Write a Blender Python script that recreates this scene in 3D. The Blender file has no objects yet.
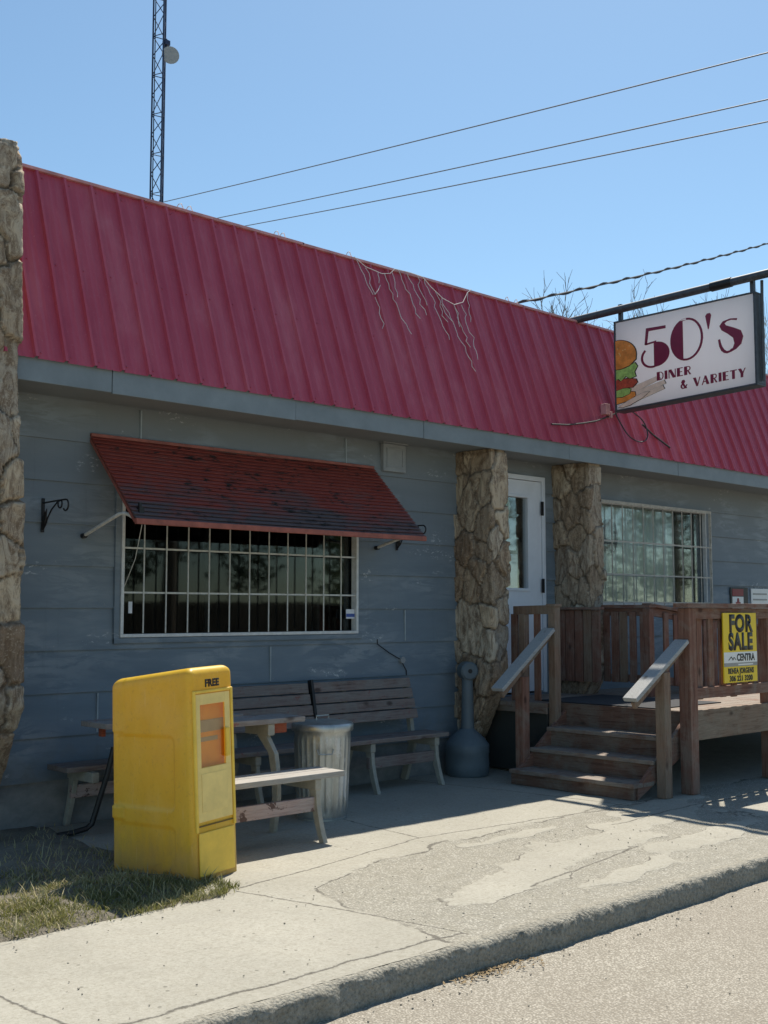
import bpy, bmesh, math, random
from mathutils import Vector, Matrix, noise
from mathutils.geometry import tessellate_polygon
R = math.radians
random.seed(7)
scene = bpy.context.scene
COL = scene.collection

# ------------------------------------------------------------------ camera
cam_d = bpy.data.cameras.new("camera")
cam = bpy.data.objects.new("camera", cam_d)
COL.objects.link(cam)
cam.location = (0, -7.85, 1.55)
cam.rotation_euler = (R(90 + 4.97), 0, R(46.724 - 90))
cam_d.sensor_fit = 'HORIZONTAL'
cam_d.sensor_width = 36
cam_d.lens = 53.906
cam_d.clip_end = 3000
scene.camera = cam

# ------------------------------------------------------------------ sky and sun
SUN = Vector((0.56, 0.35, 1.0)).normalized()
elev = math.asin(SUN.z)
azim = math.atan2(SUN.x, SUN.y)
world = bpy.data.worlds.new("World")
scene.world = world
world.use_nodes = True
wn = world.node_tree
bg = wn.nodes['Background']
sky = wn.nodes.new('ShaderNodeTexSky')
sky.sky_type = 'NISHITA'
sky.sun_disc = False
sky.sun_elevation = elev
sky.sun_rotation = azim
sky.altitude = 600
sky.air_density = 1.0
sky.dust_density = 0.6
sky.ozone_density = 1.5
tint = wn.nodes.new('ShaderNodeMix'); tint.data_type = 'RGBA'; tint.blend_type = 'MULTIPLY'
tint.inputs[0].default_value = 1.0; tint.inputs[7].default_value = (0.82, 0.955, 0.93, 1)
wn.links.new(sky.outputs[0], tint.inputs[6]); wn.links.new(tint.outputs[2], bg.inputs[0])
bg.inputs[1].default_value = 0.098
sd = bpy.data.lights.new("sun", 'SUN')
sd.energy = 4.7
sd.angle = R(0.5)
sd.color = (1.0, 0.93, 0.81)
so = bpy.data.objects.new("sun", sd)
COL.objects.link(so)
so.rotation_euler = SUN.to_track_quat('Z', 'Y').to_euler()
so.location = (20, 20, 40)
scene.view_settings.view_transform = 'Standard'
scene.view_settings.look = 'None'
scene.view_settings.gamma = 1
scene.view_settings.exposure = 0.63

# ------------------------------------------------------------------ materials
class NT:
    def __init__(s, name):
        s.m = bpy.data.materials.new(name)
        s.m.use_nodes = True
        s.t = s.m.node_tree
        s.b = s.t.nodes['Principled BSDF']
        s.out = s.t.nodes['Material Output']
    def n(s, typ, **kw):
        x = s.t.nodes.new(typ)
        for k, v in kw.items():
            setattr(x, k, v)
        return x
    def l(s, a, b): s.t.links.new(a, b)
    def coord(s, scale=(1, 1, 1), kind='Object', rand=False):
        tc = s.n('ShaderNodeTexCoord')
        src = tc.outputs[kind]
        if rand:
            oi = s.n('ShaderNodeObjectInfo')
            mul = s.n('ShaderNodeMath', operation='MULTIPLY'); s.l(oi.outputs['Random'], mul.inputs[0]); mul.inputs[1].default_value = 37.0
            add = s.n('ShaderNodeVectorMath', operation='ADD'); s.l(src, add.inputs[0]); s.l(mul.outputs[0], add.inputs[1])
            src = add.outputs[0]
        mp = s.n('ShaderNodeMapping'); mp.inputs['Scale'].default_value = scale
        s.l(src, mp.inputs['Vector'])
        return mp.outputs[0]
    def noise(s, vec, scale, detail=4, rough=0.6, dist=0.0):
        x = s.n('ShaderNodeTexNoise'); x.inputs['Scale'].default_value = scale
        x.inputs['Detail'].default_value = detail; x.inputs['Roughness'].default_value = rough
        x.inputs['Distortion'].default_value = dist
        s.l(vec, x.inputs['Vector']); return x.outputs['Fac']
    def vor(s, vec, scale, feature='F1', out='Distance'):
        x = s.n('ShaderNodeTexVoronoi', feature=feature); x.inputs['Scale'].default_value = scale
        s.l(vec, x.inputs['Vector']); return x.outputs[out]
    def ramp(s, fac, stops):
        x = s.n('ShaderNodeValToRGB')
        e = x.color_ramp.elements
        while len(e) < len(stops): e.new(0.5)
        for i, (p, c) in enumerate(stops):
            e[i].position = p
            e[i].color = (c[0], c[1], c[2], 1) if isinstance(c, (tuple, list)) else (c, c, c, 1)
        s.l(fac, x.inputs[0]); return x.outputs[0]
    def mix(s, fac, a, b, mode='MIX'):
        x = s.n('ShaderNodeMix', data_type='RGBA', blend_type=mode)
        if hasattr(fac, 'is_linked'): s.l(fac, x.inputs[0])
        else: x.inputs[0].default_value = fac
        for v, i in ((a, 6), (b, 7)):
            if hasattr(v, 'is_linked'): s.l(v, x.inputs[i])
            else: x.inputs[i].default_value = (v[0], v[1], v[2], 1)
        return x.outputs[2]
    def math(s, op, a, b=0.0, clamp=False):
        x = s.n('ShaderNodeMath', operation=op, use_clamp=clamp)
        for v, i in ((a, 0), (b, 1)):
            if hasattr(v, 'is_linked'): s.l(v, x.inputs[i])
            else: x.inputs[i].default_value = v
        return x.outputs[0]
    def col(s, c):
        if hasattr(c, 'is_linked'): s.l(c, s.b.inputs['Base Color'])
        else: s.b.inputs['Base Color'].default_value = (c[0], c[1], c[2], 1)
    def rough(s, r):
        if hasattr(r, 'is_linked'): s.l(r, s.b.inputs['Roughness'])
        else: s.b.inputs['Roughness'].default_value = r
    def bump(s, h, strength=0.3, dist=0.01):
        x = s.n('ShaderNodeBump'); x.inputs['Strength'].default_value = strength; x.inputs['Distance'].default_value = dist
        s.l(h, x.inputs['Height']); s.l(x.outputs[0], s.b.inputs['Normal'])

def plain(name, c, rough=0.6, metal=0.0, var=0.12, nscale=14, bump=0.08):
    t = NT(name)
    v = t.coord(rand=True)
    n = t.noise(v, nscale, 5, 0.65)
    lo = tuple(x * (1 - var) for x in c); hi = tuple(min(1, x * (1 + var)) for x in c)
    t.col(t.ramp(n, [(0.3, lo), (0.7, hi)]))
    t.rough(t.ramp(n, [(0.2, max(0, rough - .08)), (0.8, min(1, rough + .08))]))
    t.b.inputs['Metallic'].default_value = metal
    if bump: t.bump(n, bump, 0.004)
    return t.m

def wood(name, axis, base, dark, grey, paint=None, paint_amt=0.5, grey_amt=0.5):
    """weathered board, grain along axis 0/1/2"""
    t = NT(name)
    sc = [22, 22, 22]; sc[axis] = 1.3
    v = t.coord(tuple(sc), rand=True)
    iso = t.coord((1, 1, 1), rand=True)
    g = t.noise(v, 2.2, 6, 0.7, 0.6)
    fine = t.noise(v, 7.0, 4, 0.7)
    c = t.ramp(g, [(0.28, dark), (0.5, base), (0.75, tuple(min(1, x * 1.25) for x in base))])
    wear = t.noise(iso, 3.3, 6, 0.72, 0.4)
    lo = 0.62 - 0.3 * grey_amt
    wm = t.ramp(t.math('ADD', t.math('MULTIPLY', wear, 0.8), t.math('MULTIPLY', g, 0.25)), [(lo, 0), (lo + 0.16, 1)])
    c = t.mix(wm, c, t.ramp(fine, [(0.3, tuple(x * .6 for x in grey)), (0.7, grey)]))
    if paint is not None:
        pn = t.noise(iso, 11, 6, 0.75, 0.3)
        pl = 0.72 - 0.42 * paint_amt
        c = t.mix(t.ramp(pn, [(pl, 0), (pl + 0.035, 1)]), c, paint)
    # knots
    kv = [3.0, 3.0, 3.0]; kv[axis] = 1.6
    kd = t.vor(t.coord(tuple(kv), rand=True), 1.7)
    c = t.mix(t.ramp(kd, [(0.06, 0.75), (0.14, 0)]), c, tuple(x * .45 for x in dark))
    t.col(c)
    t.rough(0.82)
    t.b.inputs['Specular IOR Level'].default_value = 0.25
    t.bump(t.math('ADD', g, t.math('MULTIPLY', fine, 0.5)), 0.5, 0.004)
    return t.m

M = {}
# --- painted lap siding
t = NT('blue_grey_siding')
v = t.coord((1, 1, 1)); vs = t.coord((0.5, 1, 3.2)); vx = t.coord((1.0, 1, 5.0))
big = t.noise(vs, 1.6, 5, 0.62, 0.4)
base = t.ramp(big, [(0.3, (.112, .158, .206)), (0.55, (.142, .192, .242)), (0.75, (.176, .224, .270))])
sep = t.n('ShaderNodeSeparateXYZ'); t.l(v, sep.inputs[0])
zf = t.ramp(t.math('DIVIDE', sep.outputs[2], 3.3), [(0.12, 0.0), (0.62, 0.35), (0.95, 1.0)])
base = t.mix(t.math('MULTIPLY', zf, 0.75), base, (.205, .215, .215))   # upper courses blend to a paler grey
ft = t.noise(vx, 2.3, 6, 0.7, 0.8)
pat = t.ramp(t.noise(t.coord((.9, 1, 1.6)), 1.3, 3, .5), [(.46, 0), (.60, 1)])
base = t.mix(t.math('MULTIPLY', t.ramp(ft, [(0.44, 0), (0.56, .75)]), pat), base, (.25, .29, .325))
drip = t.noise(t.coord((9, 1, .5)), 2.0, 5, .7)
base = t.mix(t.ramp(drip, [(.58, 0), (.78, .30)]), base, (.085, .11, .13))
dirt = t.math('ADD', t.math('MULTIPLY', t.noise(t.coord((1, 1, 1)), 6, 5, .7), .5), t.ramp(t.math('DIVIDE', sep.outputs[2], 3.3), [(.09, .35), (.24, 0)]))
base = t.mix(t.ramp(dirt, [(.42, 0), (.62, .55)]), base, (.14, .135, .12))
pk = t.noise(t.coord((1, 1, 2.0)), 16, 6, 0.8, 0.3)
pk2 = t.noise(t.coord((.7, 1, 2.4)), 1.9, 3, 0.5)
base = t.mix(t.math('MULTIPLY', t.ramp(pk, [(0.56, 0), (0.60, 1)]), t.ramp(pk2, [(0.59, 0), (0.68, 1)])), base, (.50, .53, .55))
t.col(base); t.rough(0.62)
t.bump(t.math('ADD', t.noise(t.coord((2, 1, 40)), 3, 4, .6), t.math('MULTIPLY', pk, .6)), 0.22, 0.004)
M['siding'] = t.m
# --- red ribbed metal
t = NT('red_ribbed_metal')
n1 = t.noise(t.coord((1.2, 1, .35)), 2.6, 6, .65, .3); n2 = t.noise(t.coord((14, 1, .6)), 2.0, 5, .7)
c = t.ramp(n1, [(0.3, (.40, .056, .096)), (0.55, (.455, .080, .124)), (0.78, (.52, .14, .185))])
c = t.mix(t.ramp(n2, [(0.5, 0), (0.8, .35)]), c, (.50, .17, .22))
n3 = t.noise(t.coord((1, 1, 1)), 60, 3, .6)
c = t.mix(t.ramp(n3, [(0.66, 0), (0.74, .35)]), c, (.55, .30, .33))
t.col(c); t.b.inputs['Specular IOR Level'].default_value = .3; t.rough(t.ramp(n1, [(0.3, .46), (0.8, .62)])); t.bump(n1, .08, .01)
M['red_metal'] = t.m
M['ridge_cap'] = plain('ridge_cap_metal', (.52, .25, .26), .5, 0, .25, 9)
M['fascia'] = plain('grey_blue_fascia', (.19, .225, .25), .55, 0, .16, 3.5)
M['soffit'] = plain('soffit_paint', (.20, .215, .225), .7, 0, .1, 4)
t = NT('foundation_concrete')
n = t.noise(t.coord((1, 1, 1.5)), 5, 6, .7); t.col(t.ramp(n, [(.3, (.15, .155, .155)), (.7, (.27, .27, .26))])); t.rough(.9); t.bump(n, .4, .01)
M['foundation'] = t.m
M['roof_felt'] = plain('roof_felt', (.12, .11, .10), .9)
M['white_frame'] = plain('white_window_paint', (.62, .63, .63), .5, 0, .15, 20)
M['white_door'] = plain('white_door_paint', (.70, .73, .78), .42, 0, .05, 5, .03)
M['grille'] = plain('aged_white_grille', (.56, .56, .53), .5, 0, .2, 30)
M['grille_brown'] = plain('weathered_tan_grille', (.44, .41, .36), .6, 0, .3, 30)
M['black_iron'] = plain('black_iron', (.018, .018, .02), .5, .3, .3, 30)
M['dark_grey'] = plain('dark_sign_frame', (.062, .070, .082), .5, .2, .3, 20)
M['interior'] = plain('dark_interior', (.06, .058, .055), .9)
M['white_pipe'] = plain('white_pipe', (.62, .60, .56), .45, 0, .15, 25)
M['grey_box'] = plain('grey_utility_paint', (.26, .275, .285), .55, 0, .12, 8)
M['rubber_mat'] = plain('black_mat', (.02, .022, .028), .9, 0, .3, 40, .3)
M['landing_shade'] = plain('landing_shade_dark', (.04, .042, .038), .9)  # near-black colour for the shade under the landing
M['ash'] = plain('blue_grey_plastic', (.105, .135, .155), .55, 0, .12, 9)
M['resin'] = plain('tan_resin', (.33, .315, .265), .6, 0, .16, 18)
M['black'] = plain('black_paint', (.012, .012, .013), .5, 0, .2)
M['sign_black'] = plain('black_lettering', (.016, .014, .012), .5, 0, .1)
M['maroon'] = plain('maroon_lettering', (.21, .012, .045), .45, 0, .12)
M['yellow_sign'] = plain('yellow_sign_face', (.82, .58, .02), .45, 0, .06, 6, .0)
M['white_sign'] = plain('white_sign_band', (.78, .78, .76), .45, 0, .05)
M['grey_sign'] = plain('grey_sign_band', (.30, .30, .29), .45)
M['bun'] = plain('bun_print', (.78, .27, .05), .5, 0, .3, 12, 0)
M['bun_light'] = plain('bun_highlight_print', (.85, .55, .22), .5)
M['lettuce'] = plain('lettuce_print', (.35, .55, .14), .5, 0, .35, 25, 0)
M['patty'] = plain('patty_print', (.48, .08, .04), .5, 0, .35, 25, 0)
M['fries'] = plain('fries_print', (.86, .66, .52), .5, 0, .12, 15, 0)
M['wire'] = plain('dark_wire', (.02, .02, .024), .6)
M['power_wire'] = plain('aluminium_line', (.13, .15, .20), .6)
M['string_white'] = plain('white_string_wire', (.62, .60, .58), .6)
M['tower'] = plain('dark_blue_steel', (.035, .05, .10), .5, .3)
M['dish'] = plain('grey_dish', (.34, .35, .36), .6)
M['bark'] = plain('grey_bark', (.17, .145, .12), .9, 0, .3, 8)
M['bark_pale'] = plain('pale_bark', (.42, .40, .37), .9, 0, .3, 8)
M['sticker'] = plain('pale_sticker', (.62, .64, .68), .4)
M['sticker_blue'] = plain('blue_sticker', (.05, .10, .35), .4)
M['notice_red'] = plain('red_notice', (.24, .02, .028), .5)
M['hinge'] = plain('dark_hinge', (.03, .03, .035), .4, .6)
M['disc'] = plain('dark_disc', (.075, .06, .075), .5, 0, .5, 12)
# --- sign face (translucent plastic panel)
t = NT('white_sign_plastic')
n = t.noise(t.coord((1, 1, .4)), 3, 5, .6)
t.col(t.ramp(n, [(.3, (.78, .75, .78)), (.7, (.86, .84, .86))])); t.rough(.35)
tr = t.n('ShaderNodeBsdfTranslucent'); tr.inputs[0].default_value = (.9, .88, .9, 1)
mx = t.n('ShaderNodeMixShader'); mx.inputs[0].default_value = .4
t.l(t.b.outputs[0], mx.inputs[1]); t.l(tr.outputs[0], mx.inputs[2]); t.l(mx.outputs[0], t.out.inputs[0])
M['sign_face'] = t.m
# --- yellow newspaper box: thin translucent plastic
t = NT('yellow_plastic')
n = t.noise(t.coord((1, 1, .5)), 6, 6, .7); n2 = t.noise(t.coord((1, 1, 1)), 45, 5, .7)
c = t.ramp(n, [(.3, (.72, .47, .030)), (.7, (.83, .58, .06))])
c = t.mix(t.ramp(n2, [(.55, 0), (.68, .4)]), c, (.42, .28, .06))
zz = t.n('ShaderNodeSeparateXYZ'); t.l(t.coord((1, 1, 1)), zz.inputs[0])
gz = t.math('ADD', t.ramp(zz.outputs[2], [(.02, .42), (.38, 0)]), t.math('MULTIPLY', t.noise(t.coord((3, 3, 1)), 5, 6, .75), .6))
c = t.mix(t.ramp(gz, [(.40, 0), (.66, .6)]), c, (.36, .27, .11))
scr = t.noise(t.coord((60, 60, 2.5)), 1.3, 3, .6)
c = t.mix(t.ramp(scr, [(.66, 0), (.70, .45)]), c, (.86, .70, .30))
fade = t.noise(t.coord((1, 1, 1)), 2.2, 4, .6)
c = t.mix(t.ramp(fade, [(.48, 0), (.70, .4)]), c, (.82, .62, .20))
t.col(c); t.rough(.42)
tr = t.n('ShaderNodeBsdfTranslucent'); tr.inputs[0].default_value = (.90, .52, .02, 1)
mx = t.n('ShaderNodeMixShader'); mx.inputs[0].default_value = .26
t.l(t.b.outputs[0], mx.inputs[1]); t.l(tr.outputs[0], mx.inputs[2]); t.l(mx.outputs[0], t.out.inputs[0])
M['yellow_shell'] = t.m
M['yellow'] = plain('yellow_plastic_trim', (.86, .56, .07), .42, 0, .1, 9, .03)
M['yellow_pale'] = plain('faded_yellow_panel', (.86, .64, .22), .5, 0, .1, 9, .03)
M['paper_orange'] = plain('orange_paper', (.95, .40, .07), .6, 0, .15, 6)
M['paper_grey'] = plain('grey_paper', (.42, .40, .34), .6)
# --- glass
def glass(name, tint=(.8, .85, .85), refl=0.5, rough=.03):
    t = NT(name)
    gl = t.n('ShaderNodeBsdfGlossy'); gl.inputs['Roughness'].default_value = rough
    tp = t.n('ShaderNodeBsdfTransparent'); tp.inputs[0].default_value = (*tint, 1)
    fr = t.n('ShaderNodeFresnel'); fr.inputs[0].default_value = 1.5
    mx = t.n('ShaderNodeMixShader')
    t.l(t.math('MULTIPLY', fr.outputs[0], refl), mx.inputs[0])
    t.l(tp.outputs[0], mx.inputs[1]); t.l(gl.outputs[0], mx.inputs[2]); t.l(mx.outputs[0], t.out.inputs[0])
    return t.m
M['glass'] = glass('window_glass', (.55, .58, .58), .8)
M['glass_clear'] = glass('clear_pane', (.95, .97, .97), .45)
M['box_pane'] = glass('scuffed_box_pane', (.97, .90, .80), .18, .12)
# --- curtain
t = NT('pale_green_curtain')
sepn = t.n('ShaderNodeSeparateXYZ'); t.l(t.coord((1, 1, 1)), sepn.inputs[0])
n = t.noise(t.coord((9, 1, .5)), 1.5, 4, .6)
t.col(t.ramp(n, [(.3, (.62, .72, .64)), (.55, (.80, .86, .80)), (.75, (.88, .90, .87))])); t.rough(.8)
M['curtain'] = t.m
# --- awning
t = NT('flaking_red_awning')
va = t.coord((.8, 2.2, 2.2)); n = t.noise(va, 2.2, 7, .72, .5); n2 = t.noise(t.coord((1, 2, 2)), 9, 6, .75, .3)
sepn = t.n('ShaderNodeSeparateXYZ'); t.l(t.coord((1, 1, 1)), sepn.inputs[0])
wearlow = t.ramp(t.math('ADD', t.math('MULTIPLY', sepn.outputs[2], 1.0), 0.0), [(0.05, 1.0), (0.45, 0.15)])
c = t.ramp(n, [(.3, (.25, .046, .034)), (.6, (.32, .064, .046)), (.8, (.37, .11, .08))])
wf = t.ramp(t.math('ADD', t.math('MULTIPLY', wearlow, .36), n), [(.655, 0), (.85, .85)])
c = t.mix(wf, c, (.075, .082, .085))
c = t.mix(t.math('MULTIPLY', t.ramp(n2, [(.545, 0), (.585, 1)]), t.ramp(t.noise(t.coord((.8, 1.4, 1.4)), 3.1, 3, .6), [(.45, 0), (.55, 1)])), c, (.022, .02, .02))
t.col(c); t.rough(.6); t.bump(n2, .15, .003)
M['awning'] = t.m
M['awning_trim'] = plain('awning_red_trim', (.29, .085, .06), .6, 0, .3, 12)
# --- stone (attributes from geometry)
t = NT('flagstone')
at = t.n('ShaderNodeAttribute', attribute_name='stone'); at.attribute_type = 'GEOMETRY'
sp = t.n('ShaderNodeSeparateColor'); t.l(at.outputs['Color'], sp.inputs[0])
c = t.ramp(sp.outputs[0], [(0, (.24, .165, .11)), (.2, (.46, .35, .24)), (.4, (.33, .29, .24)), (.6, (.56, .45, .32)), (.8, (.32, .24, .165)), (1, (.60, .52, .41))])
n = t.noise(t.coord((1, 1, .38)), 10, 8, .8, 1.6); n2 = t.noise(t.coord((1, 1, 1)), 55, 4, .7)
c = t.mix(t.ramp(n, [(.42, .85), (.56, 0)]), c, (.14, .088, .052))
c = t.mix(t.ramp(n2, [(.54, 0), (.68, .55)]), c, (.54, .46, .35))
c = t.mix(t.math('MULTIPLY', sp.outputs[1], .8), c, (.085, .066, .05))
t.col(c); t.rough(.85); t.bump(t.math('ADD', n, t.math('MULTIPLY', n2, .4)), .7, .012)
M['stone'] = t.m
# --- wood
M['deck_x'] = wood('red_brown_wood_x', 0, (.205, .105, .075), (.09, .042, .032), (.29, .23, .19), None, 0, .45)
M['deck_y'] = wood('red_brown_wood_y', 1, (.205, .105, .075), (.09, .042, .032), (.29, .23, .19), None, 0, .45)
M['deck_z'] = wood('red_brown_wood_z', 2, (.215, .108, .077), (.09, .042, .032), (.30, .22, .175), None, 0, .45)
M['post_pale'] = wood('worn_post_wood', 2, (.23, .15, .105), (.11, .062, .042), (.29, .225, .17), None, 0, .6)
M['tread'] = wood('worn_tread_wood', 1, (.21, .125, .09), (.10, .055, .04), (.30, .255, .215), None, 0, .75)
M['riser'] = wood('worn_riser_wood', 1, (.15, .085, .062), (.07, .04, .03), (.22, .18, .145), None, 0, .55)
M['fascia_wood'] = wood('stained_fascia_wood', 0, (.23, .16, .115), (.08, .045, .03), (.30, .24, .18), None, 0, .6)
M['rail_grey'] = wood('silvered_handrail', 0, (.34, .335, .33), (.2, .19, .18), (.46, .46, .45), None, 0, .9)
M['bench_wood'] = wood('silvered_bench_wood', 0, (.20, .15, .135), (.09, .06, .055), (.25, .225, .21), (.20, .095, .085), .25, .65)
M['seat_sunlit'] = wood('sunlit_seat_wood', 0, (.33, .30, .27), (.18, .14, .12), (.42, .40, .37), None, 0, .85)  # paler copy of the bench wood; sunlight on this seat is in the colour
M['table_wood'] = wood('flaking_table_wood', 0, (.27, .235, .215), (.13, .10, .09), (.36, .33, .31), (.27, .12, .10), .3, .7)
M['stretcher'] = wood('flaking_pink_board', 0, (.42, .31, .28), (.14, .10, .09), (.46, .38, .35), (.12, .075, .065), .36, .5)
M['red_beam'] = wood('red_beam_wood', 0, (.33, .09, .05), (.18, .05, .03), (.36, .16, .11), None, 0, .2)
# --- galvanised
t = NT('galvanised_steel')
n = t.noise(t.coord((1, 1, .3)), 8, 6, .75, .5); n2 = t.noise(t.coord((1, 1, .6)), 5.5, 6, .75, .6)
c = t.ramp(n, [(.3, (.30, .31, .30)), (.7, (.55, .57, .56))])
lo = t.n('ShaderNodeSeparateXYZ'); t.l(t.coord((1, 1, 1)), lo.inputs[0])
splash_glint = t.math('ADD', n2, t.ramp(t.math('ABSOLUTE', t.math('SUBTRACT', lo.outputs[2], .30)), [(0, .10), (.35, 0)]))  # paint splashes, strengthened so the colour also carries bright sun streaks
pm = t.ramp(splash_glint, [(.62, 0), (.68, .6)])
t.col(t.mix(pm, c, (.66, .66, .66)))
t.rough(t.ramp(n, [(.3, .34), (.7, .5)]))
t.l(t.math('SUBTRACT', .8, t.math('MULTIPLY', pm, .8)), t.b.inputs['Metallic'])
M['galv'] = t.m
# --- concrete sidewalk
t = NT('sidewalk_concrete')
v = t.coord((1, 1, 1))
n1 = t.noise(v, 1.1, 6, .62, .2); n2 = t.noise(v, 24, 6, .75); n3 = t.noise(v, 160, 3, .7)
smooth = t.ramp(n1, [(.3, (.29, .275, .23)), (.7, (.36, .343, .29))])
smooth = t.mix(t.ramp(n2, [(.50, 0), (.66, .60)]), smooth, (.235, .22, .172))
n5 = t.noise(v, 55, 4, .8); smooth = t.mix(t.ramp(n5, [(.50, 0), (.66, .6)]), smooth, (.20, .185, .145))
smooth = t.mix(t.ramp(n5, [(.32, .6), (.44, 0)]), smooth, (.42, .40, .335))
smooth = t.mix(t.ramp(n3, [(.56, 0), (.70, .55)]), smooth, (.21, .19, .155))
n4 = t.noise(v, 9, 6, .8); smooth = t.mix(t.ramp(n4, [(.50, 0), (.66, .45)]), smooth, (.25, .23, .185))
smooth = t.mix(t.ramp(t.vor(v, 9), [(.06, .8), (.10, 0)]), smooth, (.13, .12, .095))
stain = t.noise(t.coord((.6, 1.6, 1)), 2.4, 6, .7, .6)
smooth = t.mix(t.ramp(stain, [(.55, 0), (.75, .4)]), smooth, (.27, .25, .215))
pv = t.vor(v, 75); pc = t.n('ShaderNodeTexVoronoi'); pc.inputs['Scale'].default_value = 75; t.l(v, pc.inputs['Vector'])
grav = t.mix(t.ramp(pv, [(.25, 0), (.55, 1)]), t.ramp(pc.outputs['Color'], [(.1, (.25, .235, .195)), (.5, (.38, .36, .305)), (.9, (.52, .495, .43))]), (.245, .23, .19))
at = t.n('ShaderNodeAttribute', attribute_name='gravel'); at.attribute_type = 'GEOMETRY'
gm = t.ramp(t.math('ADD', at.outputs['Fac'], t.math('ADD', t.math('MULTIPLY', t.math('SUBTRACT', n2, .5), .75), t.math('MULTIPLY', t.math('SUBTRACT', t.noise(v, 7, 5, .7), .5), 1.0))), [(.36, 0), (.56, 1)])
grav = t.mix(t.ramp(n4, [(.46, 0), (.62, .55)]), grav, (.215, .20, .155))
grav = t.mix(t.ramp(t.noise(v, 38, 4, .75), [(.54, 0), (.62, .55)]), grav, (.15, .14, .115))
c = t.mix(gm, smooth, grav)
JOINTS = [((2.12, -2.6), (2.2, -3.93)), ((3.90, -2.5), (4.25, -3.93)), ((3.93, -2.47), (5.75, -2.13)), ((5.75, -2.13), (8.2, -2.35)),
          ((-3, -3.93), (4.25, -3.905)), ((5.72, -2.13), (5.9, -0.1)), ((7.9, -2.3), (7.6, -.1)), ((8.9, -3.2), (12.5, -2.75)), ((10.6, -2.4), (10.9, -3.9)), ((7.1, -2.75), (9.6, -2.62)), ((5.2, -3.55), (6.6, -3.3))]
sx = t.n('ShaderNodeSeparateXYZ')
wob = t.n('ShaderNodeTexNoise'); wob.inputs['Scale'].default_value = 4.0; wob.inputs['Detail'].default_value = 6; wob.inputs['Roughness'].default_value = .7; t.l(v, wob.inputs['Vector'])
wv = t.n('ShaderNodeVectorMath', operation='MULTIPLY_ADD'); t.l(wob.outputs['Color'], wv.inputs[0]); wv.inputs[1].default_value = (.07, .07, 0); t.l(v, wv.inputs[2])
wv2 = t.n('ShaderNodeVectorMath', operation='SUBTRACT'); t.l(wv.outputs[0], wv2.inputs[0]); wv2.inputs[1].default_value = (.035, .035, 0)
dmin = None
for (a, b_) in JOINTS:
    ln = math.hypot(b_[0] - a[0], b_[1] - a[1]); dx, dy = (b_[0] - a[0]) / ln, (b_[1] - a[1]) / ln
    q = t.n('ShaderNodeVectorMath', operation='SUBTRACT'); t.l(wv2.outputs[0], q.inputs[0]); q.inputs[1].default_value = (a[0], a[1], 0)
    d1 = t.n('ShaderNodeVectorMath', operation='DOT_PRODUCT'); t.l(q.outputs[0], d1.inputs[0]); d1.inputs[1].default_value = (dx, dy, 0)
    d2 = t.n('ShaderNodeVectorMath', operation='DOT_PRODUCT'); t.l(q.outputs[0], d2.inputs[0]); d2.inputs[1].default_value = (-dy, dx, 0)
    over = t.math('MAXIMUM', t.math('SUBTRACT', t.math('ABSOLUTE', t.math('SUBTRACT', d1.outputs['Value'], ln / 2)), ln / 2), 0.0)
    dd_ = t.math('ADD', t.math('ABSOLUTE', d2.outputs['Value']), over)
    dmin = dd_ if dmin is None else t.math('MINIMUM', dmin, dd_)
crk = t.ramp(t.math('SUBTRACT', dmin, t.math('MULTIPLY', t.math('SUBTRACT', n2, .5), .028)), [(.002, .9), (.010, 0)])
edge = t.math('ABSOLUTE', t.math('SUBTRACT', t.math('ADD', at.outputs['Fac'], t.math('MULTIPLY', t.math('SUBTRACT', n2, .5), .35)), .44))
lip = t.math('MULTIPLY', t.ramp(edge, [(.03, .8), (.07, 0)]), t.ramp(t.noise(v, 3.1, 3, .6), [(.45, 0), (.58, 1)]))
c = t.mix(t.math('MAXIMUM', crk, lip), c, (.075, .066, .052))
t.col(c); t.rough(.9)
h = t.math('ADD', t.math('MULTIPLY', n3, .25), t.math('MULTIPLY', gm, t.math('SUBTRACT', .3, t.math('MULTIPLY', pv, 1.6))))
t.bump(t.math('SUBTRACT', t.math('ADD', h, t.math('MULTIPLY', n2, .35)), t.math('MULTIPLY', t.math('MAXIMUM', crk, lip), 1.2)), .55, .008)
M['sidewalk'] = t.m
t = NT('curb_concrete')
v = t.coord((1, 1, 1)); n1 = t.noise(v, 3, 6, .7); n2 = t.noise(v, 60, 5, .75); vv = t.vor(v, 60)
c = t.ramp(n1, [(.3, (.24, .225, .185)), (.7, (.34, .32, .265))])
c = t.mix(t.ramp(n2, [(.50, 0), (.62, .7)]), c, (.12, .11, .085))
c = t.mix(t.ramp(n2, [(.34, .6), (.44, 0)]), c, (.46, .43, .36))
t.col(c); t.rough(.92); t.bump(t.math('ADD', n2, t.math('MULTIPLY', vv, -.9)), .8, .010)
M['curb'] = t.m
t = NT('road_chipseal')
v = t.coord((1, 1, 1)); n1 = t.noise(v, .8, 6, .65); pv = t.vor(v, 95)
pc = t.n('ShaderNodeTexVoronoi'); pc.inputs['Scale'].default_value = 95; t.l(v, pc.inputs['Vector'])
c = t.ramp(pc.outputs['Color'], [(.1, (.26, .235, .19)), (.5, (.39, .36, .30)), (.9, (.52, .485, .415))])
c = t.mix(t.ramp(pv, [(.30, 0), (.6, .8)]), c, (.19, .17, .135))
c = t.mix(t.ramp(t.noise(t.coord((.5, 1.6, 1)), 2.2, 7, .75, .5), [(.52, 0), (.72, .45)]), c, (.20, .175, .135))
c = t.mix(t.ramp(n1, [(.35, .35), (.65, 0)]), c, (.21, .18, .145))
sp_ = t.noise(v, 11, 4, .7); c = t.mix(t.ramp(sp_, [(.70, 0), (.74, .6)]), c, (.13, .115, .09))
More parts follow.
